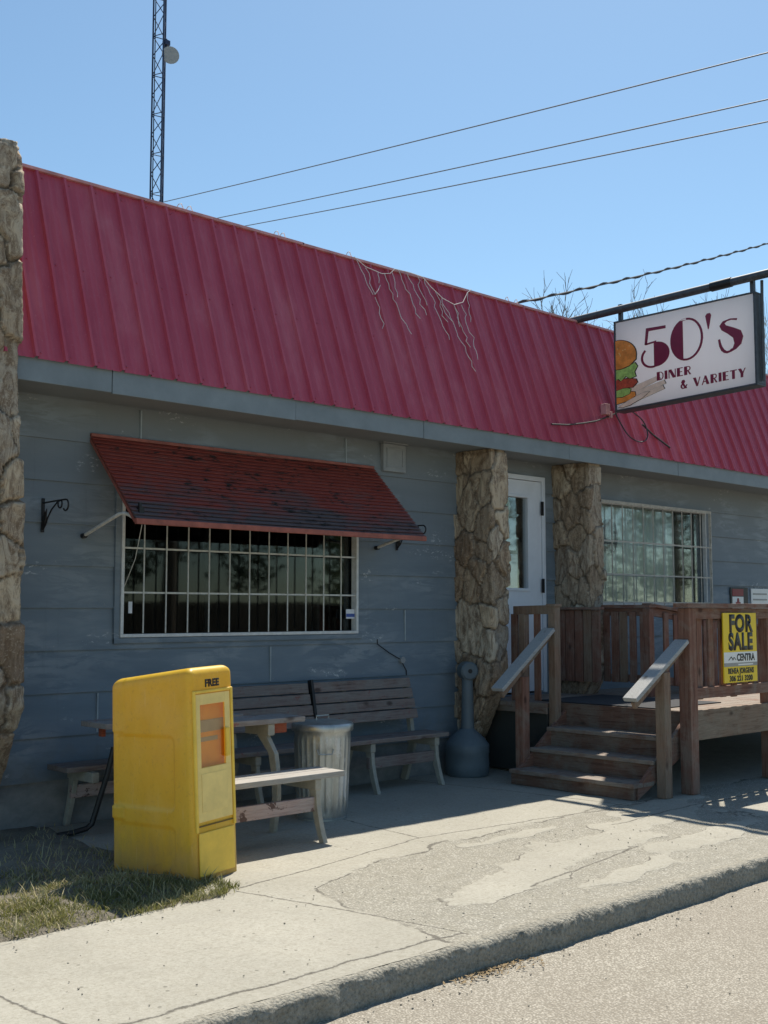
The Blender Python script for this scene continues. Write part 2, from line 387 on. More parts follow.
t.col(c); t.rough(.93); t.bump(t.math('MULTIPLY', pv, -1.0), .7, .008)
M['road'] = t.m
t = NT('bare_soil')
v = t.coord((1, 1, 1)); n1 = t.noise(v, 5, 7, .75); n2 = t.noise(v, 60, 4, .7)
c = t.ramp(n1, [(.3, (.095, .082, .062)), (.7, (.19, .17, .13))]); c = t.mix(t.ramp(n2, [(.5, 0), (.7, .5)]), c, (.26, .235, .185))
t.col(c); t.rough(1); t.bump(t.math('ADD', n1, n2), .8, .02)
M['soil'] = t.m
M['grit'] = plain('loose_grit', (.30, .27, .22), .9, 0, .4, 90)
M['earth'] = plain('far_ground', (.20, .18, .12), .95, 0, .25, .3)
t = NT('grass_blades')
oi = t.n('ShaderNodeAttribute', attribute_name='tone'); oi.attribute_type = 'GEOMETRY'
t.col(t.ramp(oi.outputs['Fac'], [(0, (.085, .095, .025)), (.3, (.16, .15, .045)), (.6, (.31, .26, .115)), (1, (.46, .40, .23))])); t.rough(.7)
tr = t.n('ShaderNodeBsdfTranslucent'); tr.inputs[0].default_value = (.20, .22, .05, 1)
mx = t.n('ShaderNodeMixShader'); mx.inputs[0].default_value = .25
t.l(t.b.outputs[0], mx.inputs[1]); t.l(tr.outputs[0], mx.inputs[2]); t.l(mx.outputs[0], t.out.inputs[0])
M['grass'] = t.m
M['dry_leaf'] = plain('dry_leaf', (.24, .17, .085), .9, 0, .4, 30)

# ------------------------------------------------------------------ mesh builder
class MB:
    def __init__(s): s.v = []; s.f = []; s.sm = []
    def add(s, vs, fs, smooth=False):
        o = len(s.v); s.v += [Vector(p) for p in vs]
        for f in fs: s.f.append([i + o for i in f]); s.sm.append(smooth)
        return s
    def box(s, x0, y0, z0, x1, y1, z1):
        return s.obox([(x0, y0, z0), (x1, y0, z0), (x1, y1, z0), (x0, y1, z0), (x0, y0, z1), (x1, y0, z1), (x1, y1, z1), (x0, y1, z1)])
    def obox(s, p):
        return s.add(p, [(0, 3, 2, 1), (4, 5, 6, 7), (0, 1, 5, 4), (1, 2, 6, 5), (2, 3, 7, 6), (3, 0, 4, 7)])
    def beam(s, a, b, w, h, up=(0, 0, 1)):
        """box along a->b, w across, h along up"""
        a = Vector(a); b = Vector(b); d = (b - a).normalized(); up = Vector(up)
        sd = d.cross(up).normalized(); u = sd.cross(d).normalized()
        sd *= w / 2; u *= h / 2
        return s.obox([a - sd - u, a + sd - u, b + sd - u, b - sd - u, a - sd + u, a + sd + u, b + sd + u, b - sd + u])
    def tube(s, pts, r, n=8, cap=True):
        pts = [Vector(p) for p in pts]; rs = r if isinstance(r, (list, tuple)) else [r] * len(pts)
        o = len(s.v); prev = None
        for i, p in enumerate(pts):
            d = (pts[min(i + 1, len(pts) - 1)] - pts[max(i - 1, 0)]).normalized()
            if prev is None:
                a = d.orthogonal().normalized()
            else:
                a = (prev - d * prev.dot(d))
                a = a.normalized() if a.length > 1e-6 else d.orthogonal().normalized()
            prev = a; b = d.cross(a)
            for k in range(n):
                t_ = 2 * math.pi * k / n
                s.v.append(p + (a * math.cos(t_) + b * math.sin(t_)) * rs[i])
        for i in range(len(pts) - 1):
            for k in range(n):
                s.f.append([o + i * n + k, o + i * n + (k + 1) % n, o + (i + 1) * n + (k + 1) % n, o + (i + 1) * n + k]); s.sm.append(True)
        if cap:
            s.f.append([o + k for k in range(n)][::-1]); s.sm.append(False)
            s.f.append([o + (len(pts) - 1) * n + k for k in range(n)]); s.sm.append(False)
        return s
    def lathe(s, prof, c=(0, 0, 0), n=32, rfun=None, cap_top=True, cap_bot=True):
        o = len(s.v); c = Vector(c)
        for (r, z) in prof:
            for k in range(n):
                t_ = 2 * math.pi * k / n
                rr = rfun(r, z, t_) if rfun else r
                s.v.append(c + Vector((rr * math.cos(t_), rr * math.sin(t_), z)))
        for i in range(len(prof) - 1):
            for k in range(n):
                s.f.append([o + i * n + k, o + i * n + (k + 1) % n, o + (i + 1) * n + (k + 1) % n, o + (i + 1) * n + k]); s.sm.append(True)
        if cap_bot: s.f.append([o + k for k in range(n)][::-1]); s.sm.append(False)
        if cap_top: s.f.append([o + (len(prof) - 1) * n + k for k in range(n)]); s.sm.append(False)
        return s
    def prism(s, poly, fn, d0, d1):
        """poly 2D points, fn(u,v,d)->3D"""
        n = len(poly); o = len(s.v)
        for d in (d0, d1):
            for (u, v) in poly: s.v.append(Vector(fn(u, v, d)))
        tris = tessellate_polygon([[Vector((u, v, 0)) for u, v in poly]])
        for tr_ in tris:
            s.f.append([o + i for i in tr_]); s.sm.append(False)
            s.f.append([o + n + i for i in reversed(tr_)]); s.sm.append(False)
        for i in range(n):
            j = (i + 1) % n
            s.f.append([o + i, o + j, o + n + j, o + n + i]); s.sm.append(False)
        return s
    def build(s, name, mat, parent=None, bevel=0, loc=None, angle=40, fixn=True):
        """world-space verts; parent's world location is subtracted (parents carry no rotation while building)"""
        off = Vector((0, 0, 0))
        if parent is not None:
            q = parent
            while q is not None:
                off += Vector(q.location); q = q.parent
        elif loc is not None: off = Vector(loc)
        me = bpy.data.meshes.new(name)
        me.from_pydata([tuple(p - off) for p in s.v], [], s.f)
        me.materials.append(M[mat] if isinstance(mat, str) else mat)
        if fixn:
            bm = bmesh.new(); bm.from_mesh(me)
            for f, q in zip(bm.faces, s.sm): f.smooth = q
            bmesh.ops.recalc_face_normals(bm, faces=bm.faces)
            bm.to_mesh(me); bm.free()
        else:
            me.polygons.foreach_set('use_smooth', s.sm)
        if any(s.sm): me.set_sharp_from_angle(angle=R(angle))
        me.update()
        ob = bpy.data.objects.new(name, me); COL.objects.link(ob)
        if parent is not None: ob.parent = parent
        elif loc is not None: ob.location = loc
        if bevel:
            md = ob.modifiers.new('bevel', 'BEVEL'); md.width = bevel; md.segments = 2; md.limit_method = 'ANGLE'; md.angle_limit = R(35)
        return ob

def tag(o, label=None, cat=None, group=None, kind=None):
    if label: o['label'] = label
    if cat: o['category'] = cat
    if group: o['group'] = group
    if kind: o['kind'] = kind
    return o
def thing(name, loc, label, cat, group=None):
    o = bpy.data.objects.new(name, None); COL.objects.link(o); o.location = loc; o.empty_display_size = .1
    return tag(o, label, cat, group)
def copy_tree(o, parent=None):
    c = o.copy(); COL.objects.link(c)
    if parent is not None: c.parent = parent; c.matrix_parent_inverse = o.matrix_parent_inverse.copy()
    for ch in list(o.children): copy_tree(ch, c)
    return c
def fbm(x, y, z=0.0, s=1.0, o=4):
    return noise.fractal(Vector((x * s, y * s, z * s)), 0.9, 2.0, o)

# ------------------------------------------------------------------ ground, road, sidewalk, curb
def grid(name, mat, x0, x1, y0, y1, dx, dy, zf, attrs=None, skip=None, loc=(0, 0, 0)):
    nx = max(1, round((x1 - x0) / dx)); ny = max(1, round((y1 - y0) / dy))
    vs = []; fs = []
    for j in range(ny + 1):
        for i in range(nx + 1):
            x = x0 + (x1 - x0) * i / nx; y = y0 + (y1 - y0) * j / ny
            vs.append((x, y, zf(x, y)))
    for j in range(ny):
        for i in range(nx):
            a = j * (nx + 1) + i
            q = [a, a + 1, a + nx + 2, a + nx + 1]
            if skip and all(skip(*vs[k][:2]) for k in q): continue
            fs.append(q)
    me = bpy.data.meshes.new(name); me.from_pydata(vs, [], fs); me.materials.append(M[mat])
    me.polygons.foreach_set('use_smooth', [True] * len(fs))
    for an, fn in (attrs or {}).items():
        a = me.attributes.new(an, 'FLOAT', 'POINT'); a.data.foreach_set('value', [fn(p[0], p[1]) for p in vs])
    ob = bpy.data.objects.new(name, me); COL.objects.link(ob); return ob

g = MB(); g.add([(-400, -400, -.22), (400, -400, -.22), (400, 400, -.22), (-400, 400, -.22)], [(0, 1, 2, 3)])
tag(g.build('ground', 'earth'), kind='structure')
tag(grid('road', 'road', -12, 45, -16, -4.02, .5, .25, lambda x, y: -.135 + .006 * fbm(x, y, 0, .8) - .012 * max(0, (-4.6 - y)) * .3), kind='structure')

def lawn_edge(x):      # street-side edge of the grass (Y)
    return -2.56 + .035 * fbm(x, 3.1, 0, 3.0) + (.12 * max(0, (x - 3.6) / .35) ** 2)
def in_lawn(x, y):
    return x < 3.93 + .03 * fbm(y, 1, 0, 3) and y > lawn_edge(x)
def gravel(x, y):
    if x < 3.9 or y > -1.9: return 0.0
    # broken, exposed aggregate region with smooth islands of old patching
    wx = x + .12 * fbm(x, y, 5, 2.0); wy = y + .10 * fbm(x, y, 9, 2.0)
    left = 4.25 + (-3.0 - wy) * -.15 + (.5 if wy > -2.75 else 0) * (wy + 2.75) * 4
    top = -2.52 + .11 * min(2.6, max(0, wx - 4.6))
    d = min(wx - left, top - wy, wy + 4.12, 12.5 - wx)
    m = max(0, min(1, .5 + d * 4))
    isl = 0.0
    for (cx_, cy_, rx, ry, an) in ((5.25, -3.38, .72, .20, .30), (6.25, -3.05, .85, .25, .16), (7.5, -2.80, .85, .19, .12), (7.3, -3.42, .8, .15, .1), (6.1, -3.68, .6, .12, .10), (6.3, -2.52, .5, .08, .1),
                                   (8.9, -3.1, .9, .22, .1), (8.3, -2.42, .8, .13, .1), (10.2, -3.0, .9, .3, 0), (9.0, -3.65, .8, .12, 0)):
        ux = (wx - cx_) * math.cos(an) + (wy - cy_) * math.sin(an); uy = -(wx - cx_) * math.sin(an) + (wy - cy_) * math.cos(an)
        e = 1 - math.hypot(ux / rx, uy / ry) + .55 * fbm(x, y, 2, 2.6)
        isl = max(isl, max(0, min(1, .5 + e * 2.2)))
    return m * (1 - isl)
def walk_z(x, y):
    z = .008 * fbm(x, y, 0, .7) + .0025 * fbm(x, y, 3, 5)
    if x > 2 and x < 13 and y < -1.2:
        z -= .010 * gravel(x, y)
    if y < -3.9: z -= .003
    return z
XA, XB = 1.8, 12.6
def walk(x0, x1, y0, y1, dx, dy):
    return grid('sidewalk', 'sidewalk', x0, x1, y0, y1, dx, dy, walk_z, {'gravel': gravel}, skip=lambda x, y: in_lawn(x + .10, y - .10))
W = walk(XA, XB, -4.035, -.02, .03, .03)
tag(W, kind='structure')
W2 = walk(XB, 24, -4.035, -.02, .12, .12); tag(W2, kind='structure')
W3 = grid('sidewalk', 'sidewalk', -6, XA, -4.035, -2.56, .1, .1, walk_z, {'gravel': lambda x, y: 0.0}); tag(W3, kind='structure')
# curb: worn rounded nose
cb = MB(); prof = [(-3.995, -.020), (-4.012, -.0035), (-4.052, -.005), (-4.072, -.013), (-4.083, -.028), (-4.088, -.060), (-4.091, -.10), (-4.096, -.19)]
nx = 1700; x0, x1 = -2, 18
for i in range(nx + 1):
    x = x0 + (x1 - x0) * i / nx
    for k, (y, z) in enumerate(prof):
        a = .016 * fbm(x, k * .05, 0, 1.2) + .02 * max(0, fbm(x, 7, 2, 3.5) - .25) * (k > 2) + (.011 * fbm(x, k * .12, 4, 9) if k > 0 else 0) + (.006 * fbm(x, k * .2, 8, 17) if k > 1 else 0)
        w_ = min(1, k / 3)
        cb.v.append(Vector((x, y - a * w_, z + (.004 * fbm(x, y, 4, 6) + .004 * fbm(x, k * .1, 4, 16)) * (1 if 1 < k < 7 else .3) + .008 * fbm(x, y, 0, .7))))
m = len(prof)
for i in range(nx):
    for k in range(m - 1):
        a = i * m + k
        cb.f.append([a, a + 1, a + m + 1, a + m]); cb.sm.append(True)
tag(cb.build('curb', 'curb', fixn=False, angle=80), kind='structure')
# lawn soil
def soil_z(x, y): return .008 + .03 * fbm(x, y, 0, 2.2) * min(1, max(0, (y - lawn_edge(x)) * 6)) + .02 * min(1, max(0, (y + 2.3))) * .5
tag(grid('soil', 'soil', -6, 4.0, -2.62, -.015, .04, .04, lambda x, y: soil_z(x, y) if (in_lawn(x, y)) else -.02), kind='structure')
# grass blades
gm_v = []; gm_f = []; tone = []
rg = random.Random(3)
def blade(x, y, h, tn):
    z = soil_z(x, y) - .004
    a = rg.uniform(0, 6.283); w = rg.uniform(.0022, .004); lean = rg.uniform(.2, 1.5) * h; b = rg.uniform(0, 6.283)
    dx, dy = math.cos(a) * w, math.sin(a) * w; lx, ly = math.cos(b) * lean, math.sin(b) * lean
    o = len(gm_v)
    gm_v.extend([(x - dx, y - dy, z), (x + dx, y + dy, z), (x + lx * .4 + dx * .7, y + ly * .4 + dy * .7, z + h * .6), (x + lx * .4 - dx * .7, y + ly * .4 - dy * .7, z + h * .6), (x + lx, y + ly, z + h)])
    gm_f.extend([(o, o + 1, o + 2, o + 3), (o + 3, o + 2, o + 4)])
    tone.extend([tn] * 5)
cnt = 0
while cnt < 13500:
    x = rg.uniform(1.6, 4.02); y = rg.uniform(-2.63, -.9)
    if y > lawn_edge(x) + .03 * rg.random() - .02 and x < 3.97 and not (False):
        dens = max(0, .38 + 1.1 * fbm(x, y, 0, 3.0)) * (1.0 if y < -1.75 else max(.04, 1 - (y + 1.75) * 2.0))
        if x > 3.2 and y < -1.95: dens = max(dens, .8)
        if rg.random() > dens: continue
        tn = max(0, min(1, .60 + .55 * fbm(x, y, 11, 2.0) + rg.uniform(-.3, .3)))
        blade(x, y, rg.uniform(.014, .050) * (1.1 if dens > .9 else .85), tn); cnt += 1
for k in range(2600):
    x = rg.uniform(1.6, 4.0); y = rg.uniform(-2.70, -.15)
    if y < lawn_edge(x) - .05 or x > 3.98: continue
    if rg.random() < .75 * max(0, (y + 1.9) / 1.9): continue
    blade(x, y, rg.uniform(.02, .085) * (.6 + .8 * max(0, fbm(x, y, 21, 3) + .4)), rg.uniform(.7, 1))
me = bpy.data.meshes.new('grass'); me.from_pydata(gm_v, [], gm_f); me.materials.append(M['grass'])
at_ = me.attributes.new('tone', 'FLOAT', 'POINT'); at_.data.foreach_set('value', tone)
ob = bpy.data.objects.new('grass', me); COL.objects.link(ob)
tag(ob, 'patchy dry grass around the foot of the yellow newspaper box', 'grass', kind='stuff')

# ------------------------------------------------------------------ building
BX0, BX1, BY1 = 3.30, 20.0, 9.0
bld = thing('diner_building', (10, 0, 0), 'single storey diner with blue grey lap siding under a red ribbed metal mansard roof', 'building')
WIN1 = (4.588, 7.035, 1.355, 2.62)      # x0,x1,z0,z1
WIN2 = (10.25, 13.02, 1.63, 2.815)
DOOR = (8.72, 9.76, .70, 3.0)
OPEN = [WIN1, WIN2, DOOR]
STEP = .3125; Z0 = .33
def wall_y(z):
    k = (z - Z0) / STEP; f = k - math.floor(k + 1e-6)
    return -.016 + .016 * f            # board foot stands proud, head tucks in
mb = MB()
ZT = 3.15
brk = sorted(set([round(Z0 + i * STEP, 4) for i in range(11) if Z0 + i * STEP < ZT] + [ZT] + [z for o in OPEN for z in o[2:] if z < ZT]))
for za, zb in zip(brk[:-1], brk[1:]):
    xs = [(BX0, BX1)]
    for o in OPEN:
        if o[2] <= za + 1e-5 and o[3] >= zb - 1e-5:
            nx_ = []
            for a, b in xs:
                if o[1] <= a or o[0] >= b: nx_.append((a, b)); continue
                if o[0] > a: nx_.append((a, o[0]))
                if o[1] < b: nx_.append((o[1], b))
            xs = nx_
    ya = wall_y(za + 1e-4); yb = wall_y(zb - 1e-4)
    for a, b in xs:
        mb.add([(a, ya, za), (b, ya, za), (b, yb, zb), (a, yb, zb)], [(0, 1, 2, 3)])
        if abs((za - Z0) / STEP - round((za - Z0) / STEP)) < 1e-3:
            mb.add([(a, ya + .0175, za), (b, ya + .0175, za), (b, ya, za), (a, ya, za)], [(0, 1, 2, 3)])
# reveals of openings
for (a, b, c, d) in OPEN:
    for p in ([(a, 0, c), (a, .14, c), (a, .14, d), (a, 0, d)], [(b, 0, c), (b, 0, d), (b, .14, d), (b, .14, c)], [(a, 0, d), (a, .14, d), (b, .14, d), (b, 0, d)], [(a, 0, c), (b, 0, c), (b, .14, c), (a, .14, c)]):
        mb.add(p, [(0, 1, 2, 3)])
# side and back walls
mb.add([(BX0, 0, Z0), (BX0, BY1, Z0), (BX0, BY1, 4.7), (BX0, 0, 4.7)], [(0, 1, 2, 3)])
mb.add([(BX1, 0, Z0), (BX1, 0, 4.7), (BX1, BY1, 4.7), (BX1, BY1, Z0)], [(0, 1, 2, 3)])
mb.add([(BX0, BY1, Z0), (BX1, BY1, Z0), (BX1, BY1, 4.7), (BX0, BY1, 4.7)], [(0, 1, 2, 3)])
wall = mb.build('wall', 'siding', bld, fixn=False)
# joint battens on the siding
rj = random.Random(5)
strip_mat = plain('pale_joint_strip', (.30, .35, .38), .6)
for x, k in ((7.65, 3), (6.05, 2), (4.75, 8), (6.9, 8), (14.2, 4), (15.1, 6), (4.42, 1), (13.6, 2)):
    z = Z0 + k * STEP
    jb = MB(); jb.box(x - .006, -.0205, z + .012, x + .006, -.004, z + STEP - .012); jb.build('joint_strip', strip_mat, wall)
nh = MB()
for k in range(1, 9):
    z = Z0 + k * STEP + .03; x = BX0 + .35 + (k % 2) * .4
    while x < 14:
        if not any(o[0] - .1 < x < o[1] + .1 and o[2] - .06 < z < o[3] + .06 for o in OPEN):
            nh.tube([(x, -.012, z), (x, -.0165, z)], .0045, 5)
        x += .81
nh.build('nail_heads', 'grey_box', wall)['kind'] = 'stuff'
fd = MB(); fd.box(BX0 - .01, .004, -.15, BX1 + .01, .3, Z0 + .004)
fd.box(BX0 - .01, .302, -.15, BX0 + .25, BY1, Z0 + .004); fd.box(BX1 - .25, .302, -.15, BX1 + .01, BY1, Z0 + .004); fd.build('foundation', 'foundation', bld)
# interior shell so the glass looks into dark rooms
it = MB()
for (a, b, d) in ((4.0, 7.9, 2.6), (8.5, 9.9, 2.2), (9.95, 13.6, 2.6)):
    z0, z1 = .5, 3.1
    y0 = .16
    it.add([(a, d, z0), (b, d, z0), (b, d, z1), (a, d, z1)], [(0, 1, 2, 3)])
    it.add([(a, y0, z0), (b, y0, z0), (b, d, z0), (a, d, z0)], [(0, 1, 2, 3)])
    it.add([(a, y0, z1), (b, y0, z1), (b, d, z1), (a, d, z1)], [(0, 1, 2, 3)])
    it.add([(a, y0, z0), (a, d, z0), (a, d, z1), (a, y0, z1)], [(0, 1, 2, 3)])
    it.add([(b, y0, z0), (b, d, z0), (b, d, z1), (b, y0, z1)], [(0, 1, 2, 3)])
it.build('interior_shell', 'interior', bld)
rf = MB(); rf.box(BX0, .12, 4.62, BX1, BY1, 4.72)
rf.build('flat_roof', 'roof_felt', bld)
# soffit and fascia
sf = MB(); sf.box(BX0, -.492, 3.148, BX1, .05, 3.17); sf.build('soffit', 'soffit', bld)
rj = random.Random(2); x = BX0; n_ = 0
fa = MB(); xs = [3.46, 4.2, 5.9, 7.4, 9.55, 11.6, 14.0, 16.4, BX1]
for a, b in zip(xs[:-1], xs[1:]):
    dz = rj.uniform(-.004, .004); dy = rj.uniform(-.003, .003)
    fa.box(a, -.524 + dy, 3.128 + dz, b - .004, -.494, 3.315 + dz)
fa.build('fascia', 'fascia', bld, bevel=.003)
# mansard sheet: ribbed profile
P0 = Vector((0, -.545, 3.288)); P1 = Vector((0, 0.0, 4.83)); dirv = (P1 - P0).normalized(); nrm = Vector((0, -dirv.z, dirv.y))
ms = MB(); pts = []   # sheets lap every fourth rib
SP = .2245; x = 3.816 - SP * 3
while x < BX1:
    for (dx, h) in ((-.017, 0), (-.010, .028), (.010, .028), (.017, 0), (.080, 0), (.086, .0035), (.094, .0035), (.100, 0), (.128, 0), (.134, .0035), (.142, .0035), (.148, 0)):
        pts.append((x + dx, h))
    x += SP
pts = [p for p in pts if 3.30 < p[0] < BX1 + .05]
NV = 10
for j in range(NV + 1):
    q = P0.lerp(P1, j / NV)
    for (px, h) in pts:
        ms.v.append(Vector((px, q.y, q.z)) + nrm * (h + .0016 * fbm(px, j * .35, 0, .9)))
n_ = len(pts)
for j in range(NV):
    for i in range(n_ - 1):
        a = j * n_ + i; ms.f.append([a, a + 1, a + n_ + 1, a + n_]); ms.sm.append(False)
for k in range(0, 74):
    xx = 3.816 - SP + k * SP + .045
    for f in (.03, .5, .965):
        q = P0.lerp(P1, f); p = Vector((xx, q.y, q.z)); ms.tube([p, p + nrm * .007], .006, 6)
roof = ms.build('mansard_roof', 'red_metal', bld, fixn=False)
# closing back of mansard + cap
bk = MB(); bk.obox([(3.31, -.50, 3.30), (BX1, -.50, 3.30), (BX1, .1, 3.30), (3.31, .1, 3.30), (3.31, .01, 4.80), (BX1, .01, 4.80), (BX1, .1, 4.80), (3.31, .1, 4.80)])
bk.build('roof_framing', 'roof_felt', bld)
cp = MB(); x = 3.31
while x < BX1:
    w_ = 3.05; e = min(BX1, x + w_); dz = rj.uniform(-.005, .006)
    cp.box(x, -.032, 4.822 + dz, e + .02, .13, 4.846 + dz); x += w_
cp.build('ridge_cap', 'ridge_cap', roof, bevel=.003)
# ---- stone fins
def fin(name_label, xl, xr, p, ztop, seed, zlow=.20, lean=0.0):
    rs = random.Random(seed)
    root = MB()
    # stone seeds in unwrapped (s,z): s = 0..p on left side face (wall->front), p..p+t front, p+t.. right side
    t_ = xr - xl; S = 2 * p + t_
    seeds = []
    tries = 0
    while len(seeds) < 60 * (ztop / 3.1) and tries < 6000:
        tries += 1
        s = rs.uniform(-.05, S + .05); z = rs.uniform(-.1, ztop + .1)
        r = rs.choice((.13, .17, .21, .27))
        if all(math.hypot((s - a) * 1.25, (z - b) * .85) > (r + c) * .62 for a, b, c, *_ in seeds):
            seeds.append((s, z, r, rs.random(), rs.uniform(-.02, .03), rs.uniform(-.5, .5), rs.uniform(-.3, .3)))
    def stone(s, z):
        ws = s + .035 * fbm(s, z, seed, 7); wz = z + .035 * fbm(s, z, seed + 9, 7)
        d = sorted((math.hypot((ws - a) * 1.25, (wz - b) * .85) - c * .5, i) for i, (a, b, c, *_) in enumerate(seeds))
        e = d[1][0] - d[0][0]; sd_ = seeds[d[0][1]]
        face = max(0, min(1, e / .024)); face = face * face * (3 - 2 * face)
        h = -.020 + face * (.030 + sd_[4] * 1.0) + sd_[5] * (s - sd_[0]) * .12 * face + sd_[6] * (z - sd_[1]) * .10 * face
        lay = fbm(s * 3.0, z * .9, seed + 3, 6.0) * .010 + fbm(s, z, seed + 5, 22) * .005
        return h + lay * face, sd_[3], 1 - face
    ds = .0125
    def pdep(z):                 # how far the fin reaches out at height z (undercut foot)
        if z > .92: return p
        k = max(0, (z - zlow) / (.92 - zlow)); return p * (.14 + .86 * k ** .8)
    nz = int((ztop - zlow) / .014)
    ns1 = int(p / ds); ns2 = int(t_ / ds); ns = ns1 * 2 + ns2
    V = []; A = []
    for j in range(nz + 1):
        z = zlow + (ztop - zlow) * j / nz
        pd = pdep(z)
        for i in range(ns + 1):
            if i <= ns1:
                f = i / ns1; pos = Vector((xl, -pd * f, z)); n_v = Vector((-1, 0, 0)); s = p * f
                if i == ns1: n_v = Vector((-.7, -.7, 0))
            elif i < ns1 + ns2:
                f = (i - ns1) / ns2; pos = Vector((xl + t_ * f, -pd, z)); n_v = Vector((0, -1, 0)); s = p + t_ * f
            else:
                f = (i - ns1 - ns2) / ns1; pos = Vector((xr, -pd * (1 - f), z)); n_v = Vector((1, 0, 0)); s = p + t_ + p * f
                if i == ns1 + ns2: n_v = Vector((.7, -.7, 0))
            h, tn, mo = stone(s, z)
            if z > ztop - .03: h -= .015
            V.append(pos + n_v * h + Vector((lean * (ztop - z), 0, 0))); A.append((tn, mo, 0, 1))
    F = []
    for j in range(nz):
        for i in range(ns):
            a = j * (ns + 1) + i; F.append([a, a + 1, a + ns + 2, a + ns + 1])
    # caps
    F.append([nz * (ns + 1) + i for i in range(ns + 1)]); F.append([i for i in range(ns, -1, -1)])
    off = bld.location
    me = bpy.data.meshes.new('stone_pillar'); me.from_pydata([tuple(v_ - off) for v_ in V], [], F)
    me.materials.append(M['stone'])
    me.polygons.foreach_set('use_smooth', [True] * (len(F) - 2) + [False, False])
    ca = me.color_attributes.new('stone', 'FLOAT_COLOR', 'POINT'); ca.data.foreach_set('color', [c for q in A for c in q])
    ob = bpy.data.objects.new('stone_pillar', me); COL.objects.link(ob); ob.parent = bld
    ob['label'] = name_label
    return ob
fin('tall flagstone pillar at the end of the building, rising above the red roof', 3.175, 3.405, .575, 4.76, 11, lean=.034)
fin('flagstone pillar between the benches and the door', 8.375, 8.60, .475, 3.146, 23)
fin('flagstone pillar between the door and the curtained window', 9.94, 10.165, .475, 3.146, 37)

# ---- windows
def rect_frame(mbx, x0, x1, z0, z1, w, y0, y1):
    mbx.box(x0, y0, z0, x1, y1, z0 + w); mbx.box(x0, y0, z1 - w, x1, y1, z1)
    mbx.box(x0, y0, z0 + w, x0 + w, y1, z1 - w); mbx.box(x1 - w, y0, z0 + w, x1, y1, z1 - w)
w1 = MB(); rect_frame(w1, WIN1[0] - .0, WIN1[1] + .0, WIN1[2], WIN1[3], .026, -.042, .03)
win1 = w1.build('window', 'white_frame', bld, bevel=.003); win1['label'] = 'wide dark window under the awning, behind white bars'
gp = MB(); gp.box(WIN1[0] + .003, .045, WIN1[2] + .003, WIN1[1] - .003, .051, WIN1[3] - .003); gp.build('pane', 'glass', win1)
# inner sash lines
for x in (5.42, 6.62):
    sh = MB(); sh.box(x, .055, WIN1[2] + .005, x + .03, .08, WIN1[3] - .005); sh.build('sash', 'dark_grey', win1)
gr = MB()
for i in range(1, 12):
    x = WIN1[0] + (WIN1[1] - WIN1[0]) * i / 12
    gr.tube([(x, -.030, WIN1[2] + .03), (x, -.030, WIN1[3] - .03)], .0062, 6)
for z in (1.70, 2.045, 2.39):
    gr.box(WIN1[0] + .03, -.0235, z - .007, WIN1[1] - .03, -.0195, z + .007)
gr.build('grille', 'grille', win1)
tr_ = MB(); tr_.box(WIN1[0] - .05, -.03, WIN1[2] - .05, WIN1[0] - .002, -.002, WIN1[3]); tr_.box(WIN1[0] - .05, -.035, WIN1[2] - .045, WIN1[1] + .05, -.002, WIN1[2] - .004)
tr_.build('trim', 'siding', win1, bevel=.003)
st = MB(); st.box(6.905, -.018, 1.49, 7.005, -.012, 1.575)
stk = st.build('sticker', 'sticker', win1); st = MB(); st.box(6.905, -.020, 1.505, 7.005, -.0185, 1.535); st.build('sticker_band', 'sticker_blue', win1)
st = MB(); st.box(4.668, -.018, 1.54, 4.70, -.012, 1.63); st.build('latch', 'sticker', win1)

w2 = MB(); rect_frame(w2, WIN2[0], WIN2[1], WIN2[2], WIN2[3], .022, -.018, .03)
win2 = w2.build('window', 'white_frame', bld, bevel=.003); win2['label'] = 'curtained window behind a tan bar cage beside the porch'
gp = MB(); gp.box(WIN2[0] + .003, .045, WIN2[2] + .003, WIN2[1] - .003, .051, WIN2[3] - .003); gp.build('pane', 'glass_clear', win2)
gr = MB()
Y2 = -.075
nb = 13
for i in range(nb + 1):
    x = WIN2[0] + .03 + (WIN2[1] - WIN2[0] - .06) * i / nb
    gr.tube([(x, Y2, WIN2[2] - .04), (x, Y2, WIN2[3] + .0)], .0075, 6)
for z in (1.66, 1.98, 2.36, 2.80):
    gr.box(WIN2[0], Y2 - .011, z - .009, WIN2[1], Y2 - .006, z + .009)
gr.box(WIN2[0] - .01, Y2 - .012, WIN2[3] - .008, WIN2[1] + .01, Y2 + .012, WIN2[3] + .010)
gr.box(WIN2[1] - .010, Y2 - .010, WIN2[2] - .04, WIN2[1] + .010, Y2 + .010, WIN2[3] - .010)
gr.build('grille', 'grille_brown', win2)
# curtain behind the second window
cu = MB(); nxx = 260
xa, xb = 10.2, 12.52
for i in range(nxx + 1):
    x = xa + (xb - xa) * i / nxx
    y = .145 + .030 * math.sin(x * 34 + 1.5 * math.sin(x * 3.1)) + .018 * math.sin(x * 71)
    cu.v += [Vector((x, y, 1.58)), Vector((x, y + .004, 2.88))]
for i in range(nxx): cu.f.append([2 * i, 2 * i + 2, 2 * i + 3, 2 * i + 1]); cu.sm.append(True)
cob = cu.build('curtain', 'curtain', None, loc=(11.4, .3, 1.58), angle=180, fixn=False)
sol = cob.modifiers.new('thickness', 'SOLIDIFY'); sol.thickness = .004
tag(cob, 'pale green pleated curtain hanging inside the barred window beside the porch', 'curtain')
dc = MB(); n = 28
for k, yy in ((0, .17), (1, .20)):
    for i in range(n): dc.v.append(Vector((11.08 + .155 * math.cos(2 * math.pi * i / n), yy - .095, 2.43 + .205 * math.sin(2 * math.pi * i / n))))
dc.f += [list(range(n)), list(range(2 * n - 1, n - 1, -1))]; dc.sm += [False, False]
